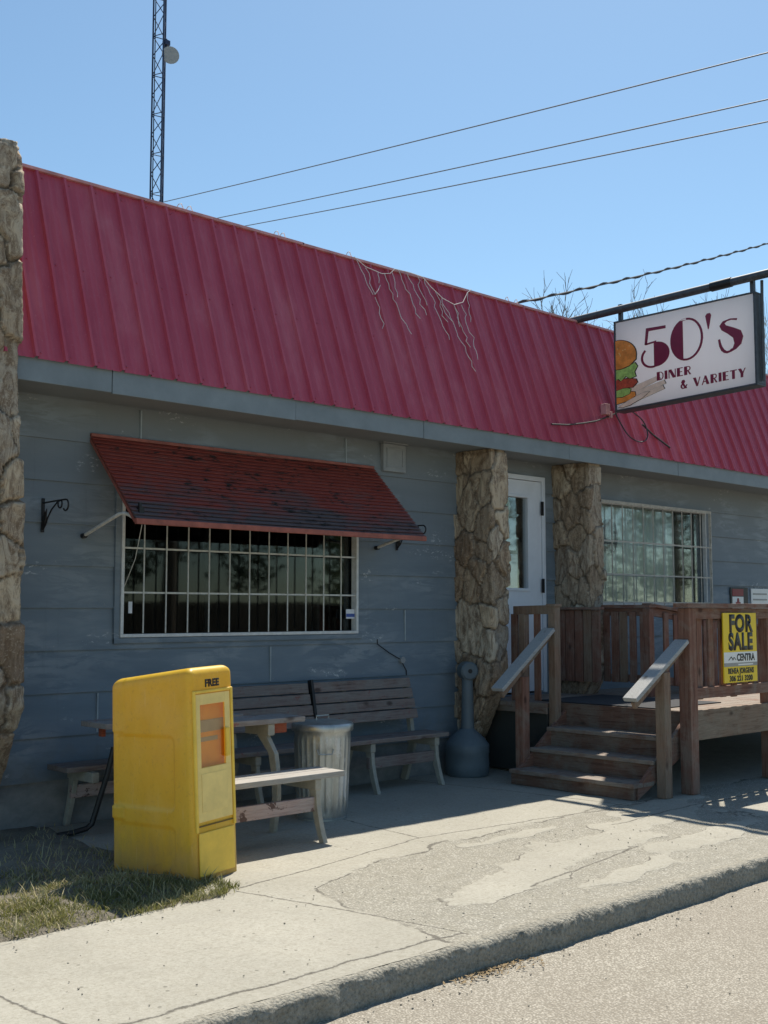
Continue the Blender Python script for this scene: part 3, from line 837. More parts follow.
for i in range(n): dc.f.append([i, (i + 1) % n, n + (i + 1) % n, n + i]); dc.sm.append(True)
tag(dc.build('window_ornament', 'disc', None, loc=(11.08, .18, 2.43)), 'dark oval ornament hanging in front of the pale curtain in the barred window', 'ornament')

# ---- door
dr = MB(); fw = .05
dr.box(DOOR[0], -.03, DOOR[2], DOOR[0] + fw, .12, DOOR[3]); dr.box(DOOR[1] - fw, -.03, DOOR[2], DOOR[1], .12, DOOR[3]); dr.box(DOOR[0] + fw, -.03, DOOR[3] - fw, DOOR[1] - fw, .12, DOOR[3])
dfr = dr.build('door_frame', 'white_door', bld, bevel=.004)
d0, d1, dz0, dz1 = DOOR[0] + fw + .006, DOOR[1] - fw - .006, DOOR[2] + .02, DOOR[3] - fw - .006
gx0, gx1, gz0, gz1 = d0 + .17, 9.47, 1.80, 2.76
dl = MB()
for b in ((d0, dz0, gx0, dz1), (gx1, dz0, d1, dz1), (gx0, dz0, gx1, gz0), (gx0, gz1, gx1, dz1)): dl.box(b[0], -.012, b[1], b[2], .04, b[3])
# lower moulded panel
dl.box(gx0 + .02, -.018, dz0 + .18, gx1 - .02, -.0125, gz0 - .14)
door = dl.build('door', 'white_door', bld)
pn = MB(); rect_frame(pn, gx0 - .03, gx1 + .03, gz0 - .03, gz1 + .03, .03, -.024, -.0125); pn.build('pane_moulding', 'white_door', door, bevel=.004)
pn = MB(); pn.box(gx0, .010, gz0, gx1, .016, gz1); pn.build('pane', 'glass_clear', door)
pap = plain('pale_blue_paper', (.55, .68, .74), .6, 0, .12, 7)
for q in ((gz0, 9.38, gz0 + .36), (gz0 + .40, 9.36, gz1 - .22)):
    bp = MB(); bp.box(gx0, .05, q[0], q[1], .055, q[2]); bp.build('paper_notice', pap, door)
bp = MB(); pp = [(.09 * math.cos(a) * (.8 if math.sin(a) > 0 else .5) , .15 * math.sin(a)) for a in [2 * math.pi * i / 16 for i in range(16)]]
bp.prism(pp, lambda u, v_, d: (9.20 + u, d, gz1 - .16 + v_), .042, .047); bp.build('window_decoration', plain('pale_green_ornament', (.48, .56, .38), .6, 0, .3, 20), door)
for z in (2.66, 1.83):
    hb = MB(); hb.box(d1 - .022, -.036, z - .075, d1 + .022, -.0305, z + .075); hb.build('hinge', 'hinge', door)
kn = MB(); kn.tube([(d0 + .07, -.012, 1.72), (d0 + .07, -.07, 1.72)], .025, 10); kn.build('door_knob', 'hinge', door)

# ------------------------------------------------------------------ awning
AX0, AX1 = 4.31, 7.235
aw = thing('window_awning', (5.78, 0, 2.2), 'faded red slatted metal awning with peeling paint over the left window', 'awning')
AT = Vector((0, -.012, 2.885)); AB = Vector((0, -.695, 2.208))
sl = MB(); NS = 21
dv = AB - AT; an = Vector((0, -1, 1)).normalized()
an = Vector((0, dv.z, -dv.y)).normalized()
if an.z < 0: an = -an
rs_ = random.Random(9)
for i in range(NS):
    f0 = i / NS; f1 = (i + 1.12) / NS
    a = AT + dv * f0 + an * .004; b = AT + dv * min(1.0, f1) + an * .017
    bow = lambda x: .012 * math.sin(math.pi * (x - AX0) / (AX1 - AX0))
    N = 8
    for k in range(N):
        xa_ = AX0 + (AX1 - AX0) * k / N; xb_ = AX0 + (AX1 - AX0) * (k + 1) / N
        qa = Vector((0, 0, -bow(xa_))); qb = Vector((0, 0, -bow(xb_)))
        X = Vector((1, 0, 0))
        p = [X * xa_ + a + qa, X * xb_ + a + qb, X * xb_ + b + qb, X * xa_ + b + qa]
        lo_ = an * -.006
        sl.obox([p[0] + lo_, p[1] + lo_, p[2] + lo_, p[3] + lo_, p[0], p[1], p[2], p[3]])
X = Vector((1, 0, 0)); lo_ = an * -.004
for k in range(N):
    xa_ = AX0 + .004 + (AX1 - AX0 - .008) * k / N; xb_ = AX0 + .004 + (AX1 - AX0 - .008) * (k + 1) / N; qa = Vector((0, 0, -bow(xa_))); qb = Vector((0, 0, -bow(xb_)))
    sl.obox([X * xa_ + AT + qa + lo_, X * xb_ + AT + qb + lo_, X * xb_ + AB + qb + lo_, X * xa_ + AB + qa + lo_, X * xa_ + AT + qa, X * xb_ + AT + qb, X * xb_ + AB + qb, X * xa_ + AB + qa])
sl.build('slat_panel', 'awning', aw)
tm = MB(); tm.beam((AX0 - .004, AB.y - .004, AB.z - .012), (AX1 + .004, AB.y - .004, AB.z - .012), .03, .042)
tm.build('valance', 'awning_trim', aw, bevel=.004)
tm = MB(); tm.beam((AX0, -.022, 2.892), (AX1, -.022, 2.892), .03, .025); tm.build('top_rail', 'awning_trim', aw, bevel=.003)
for x in (AX0 + .004, AX1 - .004, 5.28, 6.26):
    tm = MB(); tm.beam(Vector((x, 0, 0)) + AT - an * .02, Vector((x, 0, 0)) + AB - an * .02, .012, .02, up=an); tm.build('awning_rib', 'awning_trim', aw)
def arm(pts, name='support_arm'):
    t_ = MB(); t_.tube(pts, .0135, 10); o = t_.build(name, 'white_pipe', aw)
    c_ = MB(); c_.tube([Vector(pts[0]) + Vector((0, .01, 0)), Vector(pts[0]) + Vector((0, -.03, -.0))], .02, 10); c_.build('wall_mount', 'black', o)
arm([(4.268, -.02, 2.12), (4.305, -.30, 2.215), (4.315, -.46, 2.262), (4.325, -.52, 2.264), (4.335, -.56, 2.250), (4.34, -.66, 2.21)])
arm([(7.276, -.02, 2.144), (7.25, -.30, 2.20), (7.24, -.52, 2.245), (7.235, -.58, 2.235), (7.23, -.66, 2.215)])
cdm = MB(); cdm.tube([(4.42, -.60, 2.19), (4.55, -.30, 1.95), (4.60, -.06, 1.74)], .003, 5); cdm.build('pull_cord', 'white_pipe', aw)
tm = MB(); tm.box(4.36, -.66, 2.20, 4.40, -.60, 2.30); tm.box(4.37, -.64, 2.30, 4.39, -.62, 2.335); tm.build('crank_bracket', 'black', aw)

# ------------------------------------------------------------------ wall fittings
ub = thing('utility_box', (7.485, 0, 2.86), 'flat grey painted vent cover high on the wall under the eave', 'vent cover')
b = MB(); b.box(7.335, -.055, 2.87, 7.63, -.004, 3.135); b.build('cover', 'grey_box', ub, bevel=.008)
b = MB(); rect_frame(b, 7.375, 7.59, 2.91, 3.095, .012, -.061, -.0555); b.build('raised_rim', 'grey_box', ub)
b = MB(); b.box(7.318, -.075, 3.136, 7.642, -.004, 3.146); b.build('rain_hood', 'grey_box', ub)

def hook(loc, label):
    h = thing('plant_hook', loc, label, 'plant hook', 'black plant hooks on the blue wall')
    x, y, z = loc
    p = MB(); p.box(x - .012, -.022, z - .13, x + .012, -.0125, z + .12); p.build('back_plate', 'black_iron', h, bevel=.002)
    a = MB(); a.tube([(x, -.02, z + .085), (x, -.24, z + .088), (x, -.36, z + .088)] + [(x, -.36 - .04 * math.sin(t_), z + .048 + .04 * math.cos(t_)) for t_ in [i * .45 for i in range(1, 10)]], .0065, 7)
    a.build('arm', 'black_iron', h)
    s = MB(); s.tube([(x, -.02, z - .11), (x, -.06, z - .08), (x, -.09, z - .03), (x, -.15, z + .03), (x, -.24, z + .08)] + [(x, -.275 + .03 * math.cos(t_ + 2.2), z + .062 + .03 * math.sin(t_ + 2.2)) for t_ in [i * .5 for i in range(10)]], .006, 7)
    s.tube([(x, -.02, z - .06), (x, -.055, z - .03), (x, -.07, z + .0), (x, -.045, z + .02), (x, -.035, z - .02)], .005, 6)
    s.tube([(x, -.035, z - .11), (x, -.05, z - .03), (x, -.075, z + .04)], [.004, .014, .003], 7)
    s.build('scroll', 'black_iron', h)
    return h
hook((3.94, 0, 2.262), 'scrolled black iron plant hook on the wall left of the awning')
hook((7.545, 0, 2.262), 'scrolled black iron plant hook half hidden behind the right end of the awning')

cd = thing('wall_cord', (7.5, 0, 1.1), 'thin dark cord running to a small round fitting above the right bench', 'cord')
c_ = MB(); c_.tube([(7.289, -.018, 1.30), (7.289, -.02, 1.255), (7.44, -.022, 1.17), (7.585, -.022, 1.105), (7.66, -.022, 1.0), (7.664, -.02, .955)], .005, 6); c_.build('wire', 'wire', cd)
c_ = MB(); c_.tube([(7.598, -.008, 1.10), (7.598, -.045, 1.10)], .03, 14); c_.build('round_fitting', 'grey_box', cd)

nt = thing('notice_sign', (13.78, 0, 1.6), 'small black notice with red heading on the wall right of the curtained window', 'notice', 'small notices on the wall beyond the porch')
b = MB(); b.box(13.56, -.024, 1.47, 14.0, -.0135, 1.87); b.build('panel', 'black', nt)
b = MB(); b.box(13.60, -.027, 1.76, 13.88, -.0245, 1.85); b.build('red_heading', 'notice_red', nt)
b = MB(); b.box(13.60, -.027, 1.60, 13.88, -.0245, 1.75); w_ = b.build('white_field', 'white_sign', nt)
b = MB(); b.prism([(-.05, -.07), (.05, -.07), (.06, 0), (.03, .0), (.02, .05), (-.02, .05), (-.03, 0), (-.06, 0)], lambda u, v_, d: (13.74 + u, d, 1.68 + v_), -.0295, -.0275); b.build('pictogram', 'notice_red', nt)
nt = thing('notice_sign', (14.3, 0, 1.6), 'small white notice with grey lines on the wall, right of the black notice', 'notice', 'small notices on the wall beyond the porch')
b = MB(); b.box(14.09, -.024, 1.47, 14.56, -.0135, 1.86); b.build('panel', 'white_sign', nt)
b = MB()
for k in range(4): b.box(14.13, -.027, 1.78 - k * .075, 14.5, -.0245, 1.80 - k * .075)
b.build('grey_lines', 'grey_sign', nt)

# ------------------------------------------------------------------ benches
def bench(root, tip, L0, L1, legs, mode, ty=(.24, .56), tz=.76, tX=None, rlegs=None, woodm='bench_wood', seatm='bench_wood', upright=True):
    """local frame: x along, +y behind the sitter; built at root's location with root rotation added afterwards"""
    ox, oy, oz = root.location
    def bx(mbx, x0, y0, z0, x1, y1, z1): mbx.box(ox + x0, oy + y0, z0, ox + x1, oy + y1, z1)
    def W_(p): return Vector((ox + p[0], oy + p[1], p[2]))
    for (y0, y1) in ((-.28, -.135), (-.125, .02)):
        s = MB(); bx(s, L0, y0, .420, L1, y1, .458); s.build('seat_board', seatm, root, bevel=.005)
    for lx, rx in zip(legs, rlegs or legs):
        # front leg: swept flat bracket
        fl = MB()
        path = [(-.345, 0.0), (-.318, .07), (-.292, .15), (-.270, .24), (-.260, .33), (-.255, .40)]
        wid = [.050, .052, .056, .062, .074, .100]
        N = len(path)
        for sx in (-.019, .019):
            for (y, z), w_ in zip(path, wid):
                fl.v += [W_((lx + sx, y - .0, z)), W_((lx + sx, y + w_, z))]
        for i in range(N - 1):
            a = 2 * i; b_ = 2 * N + 2 * i
            for q in ([a, a + 1, a + 3, a + 2], [b_, b_ + 2, b_ + 3, b_ + 1], [a, a + 2, b_ + 2, b_], [a + 1, b_ + 1, b_ + 3, a + 3]): fl.f.append(q); fl.sm.append(False)
        fl.f += [[0, 2 * N, 2 * N + 1, 1], [2 * N - 2, 2 * N - 1, 4 * N - 1, 4 * N - 2]]; fl.sm += [False, False]
        fl.build('leg', 'resin', root, bevel=.004)
        rl = MB()
        if mode == 'back':
            rl.beam(W_((rx, .17, 0)), W_((rx, .03, .40)), .038, .075, up=(0, 1, 0)); 
        else:
            ym = (ty[0] + ty[1]) / 2
            pth = [(.205, 0.0), (.185, .12), (.165, .25), (.17, .40), (.20, .55), (ym - .06, tz - .04)]
            wd = [.055, .055, .06, .065, .075, .12]
            N2 = len(pth)
            for sx in (-.019, .019):
                for (y, z), w_ in zip(pth, wd): rl.v += [W_((rx + sx, y, z)), W_((rx + sx, y + w_, z))]
            for i in range(N2 - 1):
                a = 2 * i; b_ = 2 * N2 + 2 * i
                for q in ([a, a + 1, a + 3, a + 2], [b_, b_ + 2, b_ + 3, b_ + 1], [a, a + 2, b_ + 2, b_], [a + 1, b_ + 1, b_ + 3, a + 3]): rl.f.append(q); rl.sm.append(False)
            rl.f += [[0, 2 * N2, 2 * N2 + 1, 1], [2 * N2 - 2, 2 * N2 - 1, 4 * N2 - 1, 4 * N2 - 2]]; rl.sm += [False, False]
        rl.build('leg', 'resin', root, bevel=.004)
        sb = MB(); bx(sb, lx - .028, -.265, .345, lx + .028, .10, .418); sb.build('seat_bracket', 'resin', root, bevel=.006)
    sr = MB(); bx(sr, legs[0] - .03, -.245, .205, legs[-1] + .02, -.208, .300); sr.build('stretcher', 'stretcher' if mode == 'table' else woodm, root, bevel=.004)
    if mode == 'back':
        for k in range(4):
            z0 = .575 + k * .094; f = (z0 - .575) / .37
            sl_ = MB(); y0 = .045 + .085 * f; y1 = .045 + .085 * (f + .23)
            e = .02 * (3 - k) * .5
            sl_.obox([W_(p) for p in ((-.60, y0 - .036, z0), (.58 + e, y0 - .036, z0), (.58 + e, y0, z0), (-.60, y0, z0), (-.60, y1 - .036, z0 + .084), (.58 + e, y1 - .036, z0 + .084), (.58 + e, y1, z0 + .084), (-.60, y1, z0 + .084))])
            sl_.build('back_slat', woodm, root, bevel=.005)
        for ux in ((-.616,) if upright else ()) :
            u = MB(); u.beam(W_((ux, -.01, .40)), W_((ux, .10, .965)), .028, .05, up=(0, 1, 0)); u.build('back_upright', 'black', root, bevel=.003)
        for ux in legs:
            u = MB(); u.beam(W_((ux, .065, .40)), W_((ux, .155, .93)), .045, .05, up=(0, 1, 0)); u.build('back_support', 'resin', root, bevel=.003)
    else:
        n = 3; w_ = (ty[1] - ty[0]) / n
        for k in range(n):
            s = MB(); bx(s, tX[0], ty[0] + k * w_ + .004, tz - .002, tX[1], ty[0] + (k + 1) * w_ - .004, tz + .036); s.build('table_board', 'table_wood', root, bevel=.005)
        ym = (ty[0] + ty[1]) / 2
        for lx in (rlegs or legs):
            s = MB(); bx(s, lx - .03, ty[0] + .02, tz - .085, lx + .03, ty[1] - .02, tz - .004); s.build('table_bracket', 'resin', root, bevel=.005)
        s = MB(); bx(s, legs[0] - .03, ym - .045, tz - .09, tX[1] - .10, ym - .005, tz - .003) if False else bx(s, legs[-1] + .032, ym - .10, tz - .075, tX[1] - .13, ym - .055, tz - .004)
        s.build('table_beam', 'red_beam', root, bevel=.003)
    return root
bA = bench(thing('park_bench', (7.02, -.22, 0), 'weathered slatted bench against the wall between the trash can and the stone pillar', 'bench', 'slatted benches along the wall'), 0, -.62, .72, (-.21, .58), 'back')
bB = copy_tree(bA); bB.location = (5.79, -.22, 0)
tag(bB, 'weathered slatted bench against the wall behind the trash can and table bench', 'bench')
bD = bench(thing('table_bench', (4.68, -1.50, 0), 'worn table bench with sunlit seat right of the newspaper box, board flipped as tabletop', 'picnic table', 'flip benches set up as tables'), 0, -.64, .665, (-.50, .44), 'table', ty=(.24, .56), tz=.755, tX=(-.60, .74), seatm='seat_sunlit')
bC = bench(thing('table_bench', (4.60, -.34, 0), 'shaded table bench by the wall left of the yellow newspaper box', 'picnic table', 'flip benches set up as tables'), 0, -.62, .60, (-.46, .42), 'table', ty=(.10, .46), tz=.755, tX=(-.60, .55), rlegs=(-.46, .18))
bC.rotation_euler = (0, 0, math.pi)
bt = MB(); bt.tube([(3.88, -.47, .025), (4.0, -.47, .030), (4.10, -.47, .045), (4.135, -.48, .075), (4.165, -.50, .2), (4.215, -.54, .42), (4.25, -.56, .6)], .02, 8)
tag(bt.build('steel_bar', 'black', None, loc=(3.9, -.43, 0)), 'bent black steel bar leaning against the shaded table bench', 'steel bar')

# ------------------------------------------------------------------ trash can
tc_ = thing('trash_can', (5.74, -1.07, 0), 'dented galvanised metal trash can with pale paint splashes and painted sunlight beside the table bench', 'trash can')
def corr(r, z, t_):
    k = 1 if .06 < z < .62 else 0
    d = .008 * math.exp(-(((t_ - 4.3) / .3) ** 2 + ((z - .40) / .12) ** 2))
    return r + k * .006 * (1 if math.sin(t_ * 26) > .1 else 0) - d
b = MB(); zs = [(.185, .012), (.188, .05)] + [(.188 + .024 * (i / 20), .06 + .56 * i / 20) for i in range(21)] + [(.214, .64), (.222, .668), (.222, .69)]
b.lathe(zs, (5.74, -1.07, 0), 156, corr, cap_top=False); body = b.build('body', 'galv', tc_, angle=60)
b = MB(); b.lathe([(.183, .0), (.192, .002), (.192, .016), (.184, .02)], (5.74, -1.07, 0), 48, cap_top=False); b.build('base_ring', 'galv', body)
b = MB(); b.lathe([(.232, .655), (.236, .665), (.236, .70), (.228, .712), (.19, .722), (.10, .733), (.02, .736)], (5.74, -1.07, 0), 48, cap_bot=False); b.build('lid', 'galv', tc_)
b = MB()
b.tube([(5.74 - .06, -1.07, .735), (5.74 - .06, -1.07, .765), (5.74 + .06, -1.07, .765), (5.74 + .06, -1.07, .735)], .006, 7)
b.build('lid_handle', 'galv', tc_)
b = MB(); a_ = R(235); c0 = Vector((5.74 + .217 * math.cos(a_), -1.07 + .217 * math.sin(a_), .53)); td = Vector((-math.sin(a_), math.cos(a_), 0)); od = Vector((math.cos(a_), math.sin(a_), 0))
b.tube([c0 - td * .06, c0 - td * .06 + od * .025, c0 - td * .05 + od * .03 - Vector((0, 0, .03)), c0 + td * .05 + od * .03 - Vector((0, 0, .03)), c0 + td * .06 + od * .025, c0 + td * .06], .005, 7); b.build('side_handle', 'galv', tc_)

# ------------------------------------------------------------------ cigarette receptacle
ar = thing('ashtray', (8.23, -.27, 0), 'blue grey plastic cigarette receptacle with tall neck beside the stone pillar', 'ashtray')
b = MB(); b.lathe([(.195, 0), (.208, .02), (.210, .10), (.207, .20), (.212, .215), (.212, .285), (.204, .30), (.17, .345), (.12, .395), (.080, .425), (.064, .44)], (8.23, -.27, 0), 40, cap_top=False); b.build('base', 'ash', ar)
b = MB(); b.lathe([(.066, .43), (.061, .50), (.056, .75), (.052, .93)], (8.245, -.265, 0), 24); b.build('neck', 'ash', ar)
b = MB()
hd = Vector((-.45, -.89, 0)); cc = Vector((8.25, -.262, .985))
b.tube([cc - hd * .07, cc - hd * .06, cc + hd * .06, cc + hd * .075], [.075, .088, .088, .072], 24); b.lathe([(.055, .90), (.06, .95)], (8.25, -.262, 0), 20); hdn = b.build('head', 'ash', ar)
b = MB(); b.tube([cc + hd * .076, cc + hd * .079], .022, 14); b.build('opening', 'black', hdn)

# ------------------------------------------------------------------ newspaper box
nbx = thing('newspaper_box', (3.955, -1.81, -.015), 'leaning yellow plastic newspaper box with a glazed door standing in the grass', 'newspaper box')
NW, ND, NH = .39, .68, 1.245       # width (x), depth (y, front at -), height
def sup(t_, w, d, r):
    """rounded rectangle perimeter point, t_ in 0..1, start at front-left corner going along front (+x)"""
    w2, d2 = w / 2 - r, d / 2 - r
    segs = [('l', 2 * w2), ('a', r * math.pi / 2), ('l', 2 * d2), ('a', r * math.pi / 2), ('l', 2 * w2), ('a', r * math.pi / 2), ('l', 2 * d2), ('a', r * math.pi / 2)]
    tot = sum(q for _, q in segs); s = t_ * tot
    corners = [(w2, -d2, -90), (w2, d2, 0), (-w2, d2, 90), (-w2, -d2, 180)]
    st_ = [(-w2, -d2 - r, 1, 0), None, (w2 + r, -d2, 0, 1), None, (w2, d2 + r, -1, 0), None, (-w2 - r, d2, 0, -1), None]
    for i, (k, ln) in enumerate(segs):
        if s <= ln or i == 7:
            if k == 'l':
                x, y, dx, dy = st_[i]; return x + dx * s, y + dy * s, dy, -dx
            cx_, cy_, a0 = corners[i // 2]; a = R(a0) + s / r
            return cx_ + r * math.cos(a), cy_ + r * math.sin(a), math.cos(a), math.sin(a)
        s -= ln
def rrect(y, z, y0, y1, z0, z1, r):
    """signed inside distance to a rounded rectangle (positive inside)"""
    cy_, cz_ = (y0 + y1) / 2, (z0 + z1) / 2; hy, hz = (y1 - y0) / 2 - r, (z1 - z0) / 2 - r
    qx, qy = abs(y - cy_) - hy, abs(z - cz_) - hz
    return r - (math.hypot(max(qx, 0), max(qy, 0)) + min(max(qx, qy), 0))
b = MB(); NP = 320
levels = [i * .0108 for i in range(int((NH - .06) / .0108) + 1)] 
rings = [(z, 0.0) for z in levels] + [(NH - .055 + .055 * math.sin(a), .055 * (1 - math.cos(a))) for a in [R(x_) for x_ in range(8, 91, 9)]]
ztopf = lambda y: (-.075 * (y / ND + .5) if True else 0)
for (z, ins) in rings:
    tp = 1 - .035 * z / NH
    kz = max(0, min(1, (z - .80) / .40))
    for i in range(NP):
        x, y, nx_, ny_ = sup(i / NP, NW * tp - 2 * ins, ND * tp - 2 * ins, max(.012, .036 - ins * .4))
        o = 0.0
        if abs(nx_) > .7:
            dd = max(rrect(y, z, -.20, .285, .405, .845, .045), rrect(y, z, -.20, .275, -.3, .315, .04))
            o -= .007 * max(0, min(1, dd / .010))
        if ny_ > .7 or abs(nx_) > .2 and y > .22:
            if .325 < z < .40: o += .010
            if z > .855: o += .006
        zz = z + (-.085 * (y + ND / 2) / ND * kz)          # top slopes down to the back
        b.v.append(Vector((x + nx_ * o, y + ny_ * o, zz)) + Vector(nbx.location))
nr = len(rings)
for j in range(nr - 1):
    for i in range(NP):
        p = [j * NP + i, j * NP + (i + 1) % NP, (j + 1) * NP + (i + 1) % NP, (j + 1) * NP + i]
        cx_ = (b.v[p[0]] + b.v[p[2]]) / 2 - Vector(nbx.location)
        # opening for the glazed door
        if cx_.y < -ND / 2 + .03 and abs(cx_.x) < NW / 2 - .062 and .66 < cx_.z < 1.03: continue
        b.f.append(p); b.sm.append(True)
b.f.append([(nr - 1) * NP + i for i in range(NP)]); b.sm.append(True)
shell = b.build('shell', 'yellow_shell', nbx, angle=50, fixn=False)
def nb_box(mbx, x0, y0, z0, x1, y1, z1):
    L = Vector(nbx.location); mbx.box(L.x + x0, L.y + y0, L.z + z0, L.x + x1, L.y + y1, L.z + z1)
def yf(z): return -ND / 2 * (1 - .035 * z / NH)
# raised surround of the door
b = MB()
L = Vector(nbx.location)
def front_slab(mbx, x0, x1, z0, z1, o0, o1):
    mbx.obox([L + Vector(p) for p in ((x0, yf(z0) - o1, z0), (x1, yf(z0) - o1, z0), (x1, yf(z0) - o0, z0), (x0, yf(z0) - o0, z0), (x0, yf(z1) - o1, z1), (x1, yf(z1) - o1, z1), (x1, yf(z1) - o0, z1), (x0, yf(z1) - o0, z1))])
front_slab(b, -.170, -.150, .29, 1.105, -.004, .013); front_slab(b, .150, .170, .29, 1.105, -.004, .013); front_slab(b, -.150, .150, 1.088, 1.105, -.004, .013)
b.build('door_surround', 'yellow', nbx, bevel=.005)
b = MB(); front_slab(b, -.146, .146, .345, .655, .001, .007); front_slab(b, -.146, -.112, .655, 1.083, .001, .007); front_slab(b, .100, .146, .655, 1.083, .001, .007); front_slab(b, -.112, .100, 1.02, 1.083, .001, .007)
ndoor = b.build('door', 'yellow_pale', nbx, bevel=.002)
b = MB(); front_slab(b, -.115, .105, .40, .62, .0075, .0095); b.build('card_panel', 'yellow_pale', ndoor, bevel=.004)
b = MB(); front_slab(b, -.114, .102, .656, 1.019, .001, .004); b.build('pane', 'box_pane', ndoor)
b = MB(); front_slab(b, .088, .122, .70, .87, .0075, .026); b.build('handle', 'yellow', ndoor, bevel=.006)
b = MB(); front_slab(b, -.148, .148, .318, .326, .001, .006); b.build('door_gap', plain('dark_gap', (.16, .11, .02), .7), nbx)
b = MB(); front_slab(b, -.150, .150, .035, .285, .001, .011); b.build('base_panel', 'yellow', nbx, bevel=.008)

def text_mesh(txt, size, fn, depth, name, mat, parent, bold=.0, cx=True, xscale=1.0, space=1.0):
    cu_ = bpy.data.curves.new('t', 'FONT'); cu_.body = txt; cu_.size = size; cu_.offset = bold; cu_.fill_mode = 'FRONT'
    cu_.align_x = 'CENTER' if cx else 'LEFT'; cu_.resolution_u = 6; cu_.space_character = space
    o_ = bpy.data.objects.new('t', cu_); COL.objects.link(o_)
    bpy.context.view_layer.update()
    me_ = bpy.data.meshes.new_from_object(o_.evaluated_get(bpy.context.evaluated_depsgraph_get()))
    bpy.data.objects.remove(o_)
    bm = bmesh.new(); bm.from_mesh(me_); bmesh.ops.remove_doubles(bm, verts=bm.verts, dist=1e-6)
    ext = bmesh.ops.extrude_face_region(bm, geom=bm.faces[:])
    for v_ in [e for e in ext['geom'] if isinstance(e, bmesh.types.BMVert)]: v_.co.z += 1
    off = Vector((0, 0, 0)); q = parent
    while q is not None: off += Vector(q.location); q = q.parent
    for v_ in bm.verts: v_.co = Vector(fn(v_.co.x * xscale, v_.co.y, v_.co.z * depth)) - off
    bmesh.ops.recalc_face_normals(bm, faces=bm.faces)
    me_.clear_geometry(); bm.to_mesh(me_); bm.free()
    me_.materials.clear(); me_.materials.append(M[mat]); me_.name = name
    ob_ = bpy.data.objects.new(name, me_); COL.objects.link(ob_); ob_.parent = parent
    return ob_
text_mesh('FREE', .058, lambda u, v_, d: L + Vector((u, yf(1.13 + v_) - .0008 - d, 1.124 + v_)), .002, 'lettering', 'sign_black', nbx, .0028, xscale=.95, space=1.08)
# lean: the soft ground lets it tip back and to the left
nbx.rotation_euler = (R(-.9), R(-1.9), R(12.5))
npp = MB()
def inner(p):                     # the box's own tilt applied to a point in its local frame
    from mathutils import Euler
    return Euler(nbx.rotation_euler).to_matrix() @ Vector(p) + L
def npbox(x0, y0, z0, x1, y1, z1):
    npp.obox([inner(p) for p in ((x0, y0, z0), (x1, y0, z0), (x1, y1, z0), (x0, y1, z0), (x0, y0, z1), (x1, y0, z1), (x1, y1, z1), (x0, y1, z1))])
npbox(-.13, -.300, .62, .13, -.285, 1.055)
nro = thing('newspaper', tuple(inner((0, -.25, .62))), 'orange newspaper displayed behind the pane of the yellow box', 'newspaper')
npp.build('front_page', 'paper_orange', nro)
npp = MB(); npbox(-.125, -.3035, .855, .125, -.3005, .925); npbox(-.08, -.3035, .80, .07, -.3005, .825); npp.build('grey_band', 'paper_grey', nro)

# ------------------------------------------------------------------ porch deck
dk = thing('porch_deck', (9.5, -1.3, 0), 'red brown wooden porch with worn steps, slatted railings and silvered handrails', 'porch')
DZ = .685
def board(name, mat, x0, y0, z0, x1, y1, z1, parent=None, bev=.004, label=None):
    m_ = MB(); m_.box(x0, y0, z0, x1, y1, z1); o_ = m_.build(name, mat, parent or dk, bevel=bev)
    if label: o_['label'] = label
    return o_
def beam(name, mat, a, b_, w, h, parent=None, up=(0, 0, 1), bev=.004):
    m_ = MB(); m_.beam(a, b_, w, h, up); return m_.build(name, mat, parent or dk, bevel=bev)
# floor
fl = MB(); y = -2.335
while y < -.45:
    fl.box(8.90, y, DZ - .038, 14.5, y + .136, DZ); y += .142
fl.box(8.69, -.86, DZ - .04, 8.896, -.46, DZ - .001); fl.box(8.615, -.455, DZ - .04, 9.92, -.02, DZ - .001); 
fl.box(10.185, -.455, DZ - .04, 14.5, -.02, DZ - .001)
fl.build('deck_floor', 'tread', dk)
board('floor_mat', 'rubber_mat', 8.885, -1.98, DZ + .001, 9.95, -.60, DZ + .010, bev=.002)
board('floor_edge', 'riser', 8.872, -2.28, DZ - .26, 8.897, -.90, DZ - .002)
board('floor_edge', 'tread', 8.672, -.89, DZ - .10, 8.688, -.10, DZ + .003)
board('fascia_board', 'fascia_wood', 8.836, -2.385, .445, 14.5, -2.347, .70)
board('shade_panel', 'landing_shade', 8.72, -.86, .02, 8.735, -.05, DZ - .10)  # dark board added in place of the shaded space under the landing
# steps
TY0, TY1 = -2.27, -.93
def step(x0, x1, z, zb, ya=TY0, yb=TY1):
    tw = (x1 - x0) / 2
    a = MB(); a.box(x0 - .018, ya, z - .036, x0 + tw - .022, yb, z); a.box(x0 + tw - .016, ya, z - .036, x1, yb, z)
    tr_o = a.build('tread', 'tread', dk, bevel=.005)
    r_ = MB(); r_.box(x0, ya + .012, zb, x0 + .03, yb - .012, z - .038); r_.build('riser', 'riser', tr_o, bevel=.003)
step(8.085, 8.37, .137, .004); step(8.37, 8.63, .305, .10); step(8.63, 8.90, .475, .27)
for y in (TY0 - .0, TY1 - .04):
    s = MB(); ya, yb = (y + .002, y + .036)
    s.obox([(8.13, ya, .005), (8.87, ya, .34), (8.87, yb, .34), (8.13, yb, .005), (8.13, ya, .095), (8.87, ya, .62), (8.87, yb, .62), (8.13, yb, .095)])
    s.build('stringer', 'deck_x', dk)
